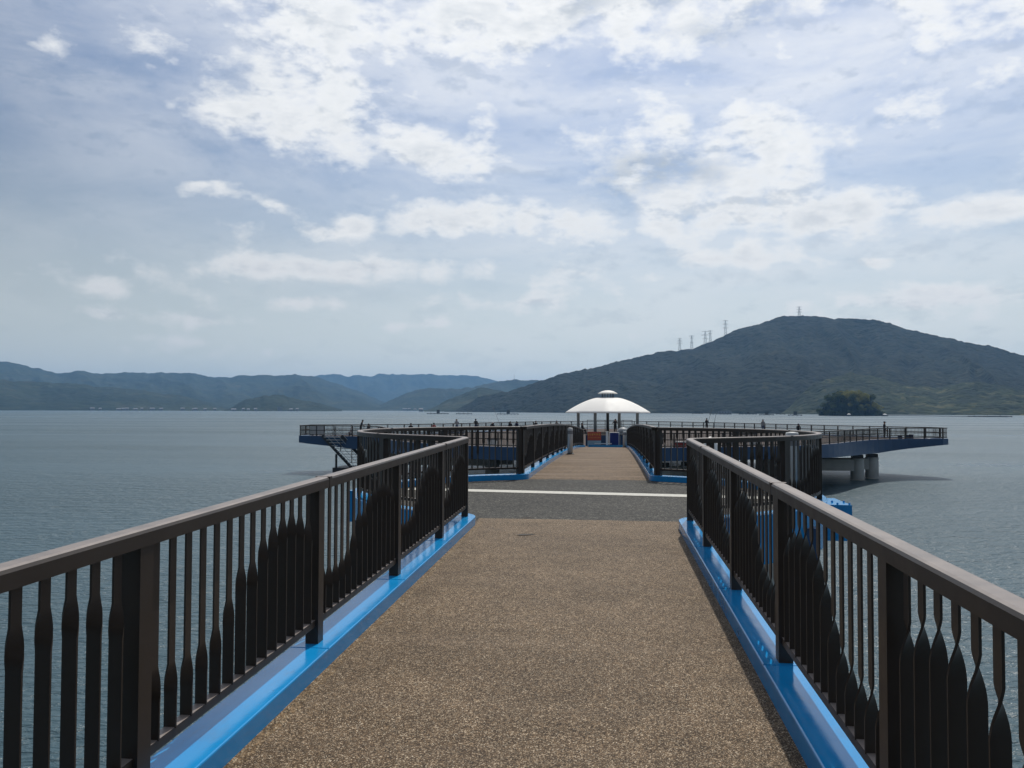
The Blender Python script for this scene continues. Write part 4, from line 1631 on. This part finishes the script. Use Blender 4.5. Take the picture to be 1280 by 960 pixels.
def crown_mesh(seed, m_):
    rg = random.Random(seed)
    V, Fc = [], []
    lobes = [(Vector((rg.uniform(-2.6, 2.6), rg.uniform(-2.6, 2.6), rg.uniform(2.0, 7.5))), rg.uniform(1.5, 2.7)) for _ in range(9)]
    for c, r in lobes:
        for _ in range(42):
            d = Vector((rg.gauss(0, 1), rg.gauss(0, 1), rg.gauss(0, 1) * .8 + .25)).normalized()
            p = c + d * r * rg.uniform(.72, 1.08)
            nrm = (d + Vector((rg.gauss(0, .4), rg.gauss(0, .4), rg.gauss(0, .4)))).normalized()
            a = nrm.orthogonal().normalized()
            b = nrm.cross(a)
            sz = rg.uniform(.35, .8)
            k = len(V)
            V += [p + a * sz, p + b * sz * .7, p - a * sz * .9, p - b * sz * .6]
            Fc.append((k, k + 1, k + 2, k + 3))
    me = bpy.data.meshes.new('crown')
    me.from_pydata([tuple(v) for v in V], [], Fc)
    me.materials.append(m_)
    return me


CROWNS = [crown_mesh(i, M_LEAF) for i in range(4)] + [crown_mesh(10 + i, M_LEAF2) for i in range(3)]
tm = MB()
tm.tube((0, 0, -1.5), (0.1, 0, 3.0), .32, .20, 8)
tm.tube((0.1, 0, 3.0), (1.2, .4, 5.2), .16, .07, 6)
tm.tube((0.1, 0, 3.0), (-1.0, -.5, 5.4), .16, .07, 6)
tmo = tm.build('trunk', M_BARK)
TRUNK = tmo.data
bpy.data.objects.remove(tmo)
rg = random.Random(11)
cnt = 0
spots = []
for ring, (rr_, num) in enumerate(((0.05, 2), (0.28, 8), (0.5, 14), (0.7, 20), (0.86, 26), (0.98, 30))):
    for i in range(num):
        a = 2 * PI * (i + rg.uniform(-.3, .3)) / num + ring
        rad = 1 + 0.16 * math.sin(3 * a + 1) + 0.08 * math.sin(7 * a)
        r = rr_ + rg.uniform(-.05, .05)
        spots.append((35 * r * rad * math.cos(a), 30 * r * rad * math.sin(a), 23 * max(0, 1 - r ** 3.0) ** .75, r))
for x, y, z, r in spots:
    pale = (x > -12 and y < 12 and z > 6 and rg.random() < .72)
    e = empty('island_tree', (IX + x, IY + y, WATER_Z + z - 0.6), rg.uniform(0, 6.28),
              'pale green round tree in the middle of the small wooded island' if pale else 'dark evergreen tree on the small wooded island', 'tree',
              'pale trees on the island' if pale else 'dark trees on the island')
    sc0 = rg.uniform(.8, 1.25) * (0.85 if r > .8 else 1)
    e.scale = (sc0 * 1.15, sc0 * 1.15, sc0 * (1.0 if r < .8 else .75))
    inst('crown', rg.choice(CROWNS[4:] if pale else CROWNS[:4]), e)
    inst('trunk', TRUNK, e)


# ------------------------------------------------------------------ pylons on the ridge
def pylon(azd, h, arms, label, wide=1.0, name='power_pylon'):
    _, a_, dr_, zt = main_hill
    D = float(np.interp(azd, a_, dr_))
    z = float(np.interp(azd, a_, zt))
    e = empty(name, (math.sin(R(azd)) * D, math.cos(R(azd)) * D, z - 3), R(-azd), label, 'power pylon', 'power pylons on the mountain ridge')
    H = h + 3
    m_ = MB()
    b0, b1 = 4.2 * wide, 0.9
    wd = .52
    for sx in (-1, 1):
        for sy in (-1, 1):
            m_.bar((sx * b0, sy * b0, 0), (sx * b1, sy * b1, H), wd)
    nlev = 8
    for i in range(nlev):
        t0, t1 = i / nlev, (i + 1) / nlev
        w0, w1 = b0 + (b1 - b0) * t0, b0 + (b1 - b0) * t1
        for sy in (-1, 1):
            m_.bar((-w0, sy * w0, H * t0), (w1, sy * w1, H * t1), .3)
            m_.bar((w0, sy * w0, H * t0), (-w1, sy * w1, H * t1), .3)
    m_.build('lattice_tower', M_PYLON, e)
    for f, L_ in arms:
        q = MB()
        for sy in (-.7, .7):
            q.bar((-L_, 0, H * f), (L_, 0, H * f), .6)
            q.bar((-L_, 0, H * f), (0, sy, H * f + 2.6), .3)
            q.bar((L_, 0, H * f), (0, sy, H * f + 2.6), .3)
        q.build('crossarm', M_PYLON, e)


ARM3 = [(.98, 6.5), (.80, 7.5), (.62, 8.5)]
pylon(4.92, 36, ARM3, 'lattice power pylon farthest left on the mountain ridge')
pylon(5.72, 40, [(.97, 8), (.82, 6), (.5, 5)], 'second lattice pylon from the left on the mountain ridge')
pylon(6.62, 38, [(.97, 11), (.72, 12), (.45, 9)], 'lattice pylon with the widest crossarms on the mountain ridge', 1.15)
pylon(6.95, 34, [(.97, 7), (.75, 6)], 'short lattice pylon close beside the wide one on the ridge')
pylon(7.95, 44, [(.97, 8), (.75, 8.5), (.5, 8.5)], 'tall lattice pylon on the slope right of the other four')
pylon(12.66, 27, [(.97, 8), (.72, 8), (.45, 9)], 'single lattice pylon on the summit of the mountain', 1.0)
e = empty('mast', (math.sin(R(-6.45)) * 4960, math.cos(R(-6.45)) * 4960, 164), 0, 'thin mast on the hazy hill left of the mountain', 'mast')
m_ = MB()
m_.tube((0, 0, 0), (0, 0, 48), 1.6, .9, 6)
m_.build('pole', M_PYLON, e)


# ------------------------------------------------------------------ rafts and boats out on the bay
def raft(x, y, L_, label, hut=True, rz=0.0, cabin=2.2, name='fish_raft'):
    e = empty(name, (x, y, WATER_Z), rz, label, 'raft', 'fish farm rafts on the bay')
    e.scale = (1.2, 1.2, 1.5)
    m_ = MB()
    for yy in (-3, 0, 3):
        m_.box((0, yy, 0.45), (L_, 0.9, 0.5))
    k = int(L_ / 4)
    for i in range(k + 1):
        m_.box((-L_ / 2 + L_ * i / k, 0, 0.62), (0.5, 6.6, 0.4))
    m_.build('timber_frame', M_RAFT, e)
    f_ = MB()
    for i in range(k + 1):
        f_.tube((-L_ / 2 + L_ * i / k - .8, -3.3, 0.15), (-L_ / 2 + L_ * i / k + .8, -3.3, 0.15), 0.45, n=8)
    f_.build('float', M_DARK, e)
    if hut:
        h_ = MB()
        h_.box((L_ * .02, 0, 0.8 + cabin / 2), (3.6, 3.0, cabin))
        ho = h_.build('hut', M_RAFT, e)
        r_ = MB()
        r_.box((L_ * .02, 0, 0.95 + cabin), (4.2, 3.6, 0.25))
        r_.build('roof', M_DARK, ho)
    for i in range(3):
        p_ = MB()
        p_.tube((L_ * (-.35 + .3 * i), 1, .6), (L_ * (-.35 + .3 * i), 1, 2.0 + .5 * (i % 2)), .14, n=6)
        p_.build('pole', M_RAFT, e)
    return e


raft(-246, 1184, 25, 'dark raft with a hut far out left of the bridge', True, R(12), 3.0)
raft(-204, 1166, 18, 'low raft with several short posts far out behind the left railing', False, R(10))
raft(-138, 1142, 24, 'dark raft with a small hut beside the mountain shore left of the shelter', True, R(7), 2.6)
raft(160, 1500, 15, 'small flat raft just right of the white shelter roof', False, R(-6))
raft(177, 1330, 27, 'long flat raft behind the fishing rod on the right', False, R(-6))
raft(224, 1358, 22, 'dark raft with a low hut between the shelter and the island', True, R(-10), 1.6)
raft(215, 1154, 15, 'short raft with a hut in the middle of the water left of the island', True, R(-9), 2.2)
raft(282, 1393, 11, 'tiny flat raft left of the island close to the far shore', False, R(-10))
raft(238, 1087, 13, 'small raft with a hut nearest the island on its left', True, R(-11), 2.4)
for x, y, lab in ((291, 1040, 'small boat with a white canopy below the left of the wooded island'), (331, 1035, 'small boat with a white canopy below the right of the wooded island')):
    e = empty('boat', (x, y, WATER_Z), R(-15), lab, 'boat', 'white canopied boats by the island')
    m_ = MB()
    V = [(-3.8, -1.1, .9), (3.2, -1.1, .9), (4.6, 0, 1.3), (3.2, 1.1, .9), (-3.8, 1.1, .9), (-3.5, -.8, -.2), (2.8, -.8, -.2), (3.4, 0, -.2), (2.8, .8, -.2), (-3.5, .8, -.2)]
    mesh_obj('hull', V, [(0, 1, 2, 3, 4), (9, 8, 7, 6, 5), (0, 5, 6, 1), (1, 6, 7, 2), (2, 7, 8, 3), (3, 8, 9, 4), (4, 9, 5, 0)], M_DARK, e)
    m_ = MB()
    m_.lathe([(2.3, 1.7), (2.0, 2.2), (1.2, 2.7), (.1, 2.9)], 16)
    m_.build('canopy', M_WHITE, e, True)
    for a, b in ((-1.5, -.8), (1.5, -.8), (-1.5, .8), (1.5, .8)):
        m_ = MB()
        m_.tube((a, b, .9), (a, b, 1.9), .06, n=6)
        m_.build('canopy_post', M_DARK, e)
e = empty('float_line', (396, 1050, WATER_Z), R(-75), 'long dark line of floats stretching right from the wooded island', 'float line')
m_ = MB()
for i in range(64):
    t = i / 63
    m_.tube((-112 + 225 * t - 1.4, 2 * math.sin(t * 7), .2), (-112 + 225 * t + 1.4, 2 * math.sin(t * 7), .2), .5, n=6)
tag(m_.build('float', M_DARK, e), kind='stuff')
m_ = MB()
m_.box((0, 0, .35), (226, .5, .3))
m_.build('cable', M_DARK, e)
raft(418, 962, 34, 'long raft with upright posts at the right end of the float line', False, R(-20))

# ------------------------------------------------------------------ villages along the far shore
M_WALLW = simple('pale_render', (0.24, 0.235, 0.23), 0.8, var=0.1, scale=0.2)
M_TILE = simple('grey_tile', (0.12, 0.13, 0.15), 0.7, var=0.2, scale=0.3)
M_GLASS = simple('dark_window_glass', (0.03, 0.035, 0.04), 0.15, var=0.1, scale=0.5)


def house(azd, D, w, h, label, group, d=12, z=2.0, flat=False):
    e = empty('shore_house' if not flat else 'shore_building', (math.sin(R(azd)) * D, math.cos(R(azd)) * D, WATER_Z + z), R(-azd), label, 'house' if not flat else 'building', group)
    m_ = MB()
    m_.box((0, 0, h / 2 - 1.5), (w, d, h + 3))
    m_.build('wall', M_WALLW, e)
    if flat:
        m_ = MB()
        m_.box((0, 0, h + .3), (w + .6, d + .6, .6))
        m_.build('roof', M_WALLW, e)
    else:
        V = [(-w / 2 - .6, -d / 2 - .6, h), (w / 2 + .6, -d / 2 - .6, h), (w / 2 + .6, d / 2 + .6, h), (-w / 2 - .6, d / 2 + .6, h), (-w / 2, 0, h + 3.2), (w / 2, 0, h + 3.2)]
        mesh_obj('roof', V, [(0, 1, 5, 4), (2, 3, 4, 5), (0, 4, 3), (1, 2, 5), (3, 2, 1, 0)], M_TILE, e)
    for i in range(max(1, int(w / 5))):
        q = MB()
        q.box((-w / 2 + 2.5 + i * 5, -d / 2 - .04, h * .55), (1.8, .1, 1.4))
        q.build('window', M_GLASS, e)


rg = random.Random(5)
VG = 'small pale houses along the far left shore'
def shore_label(i, azd):
    return 'small pale house on the hazy far left shore'
for i, azd in enumerate([-33.6, -33.2, -32.2, -31.8, -31.5, -31.2, -30.8, -30.1, -29.6, -28.3, -27.8, -27.5, -26.9, -26.5, -25.3, -24.7, -24.3, -23.8, -21.7, -21.2]):
    house(azd + rg.uniform(-.12, .12), (2975 if azd < -25.6 else 2680) + rg.uniform(-15, 10), rg.uniform(8, 15), rg.uniform(3.0, 5.2), shore_label(i, azd), VG)
house(-22.33, 2670, 14, 10, 'larger white building on the far left shore under the small dark hill', None, 14, 1.5, True)
for azd in (-14.0, -13.7, -13.3, -12.9):
    house(azd, 2480 if azd > -13 else 3850, rg.uniform(8, 16) * (1 if azd > -13 else 1.5), rg.uniform(3, 5) * (1 if azd > -13 else 1.4), 'small pale house at the head of the bay in the gap between hills', 'pale houses at the head of the bay')
house(7.9, 1600, 24, 3.6, 'long low pale building on the shore under the mountain left of the island', None, 8, 1.0, True)
house(25.6, 1440, 16, 3.4, 'small pale building on the shore at the far right', None, 8, 1.0, True)
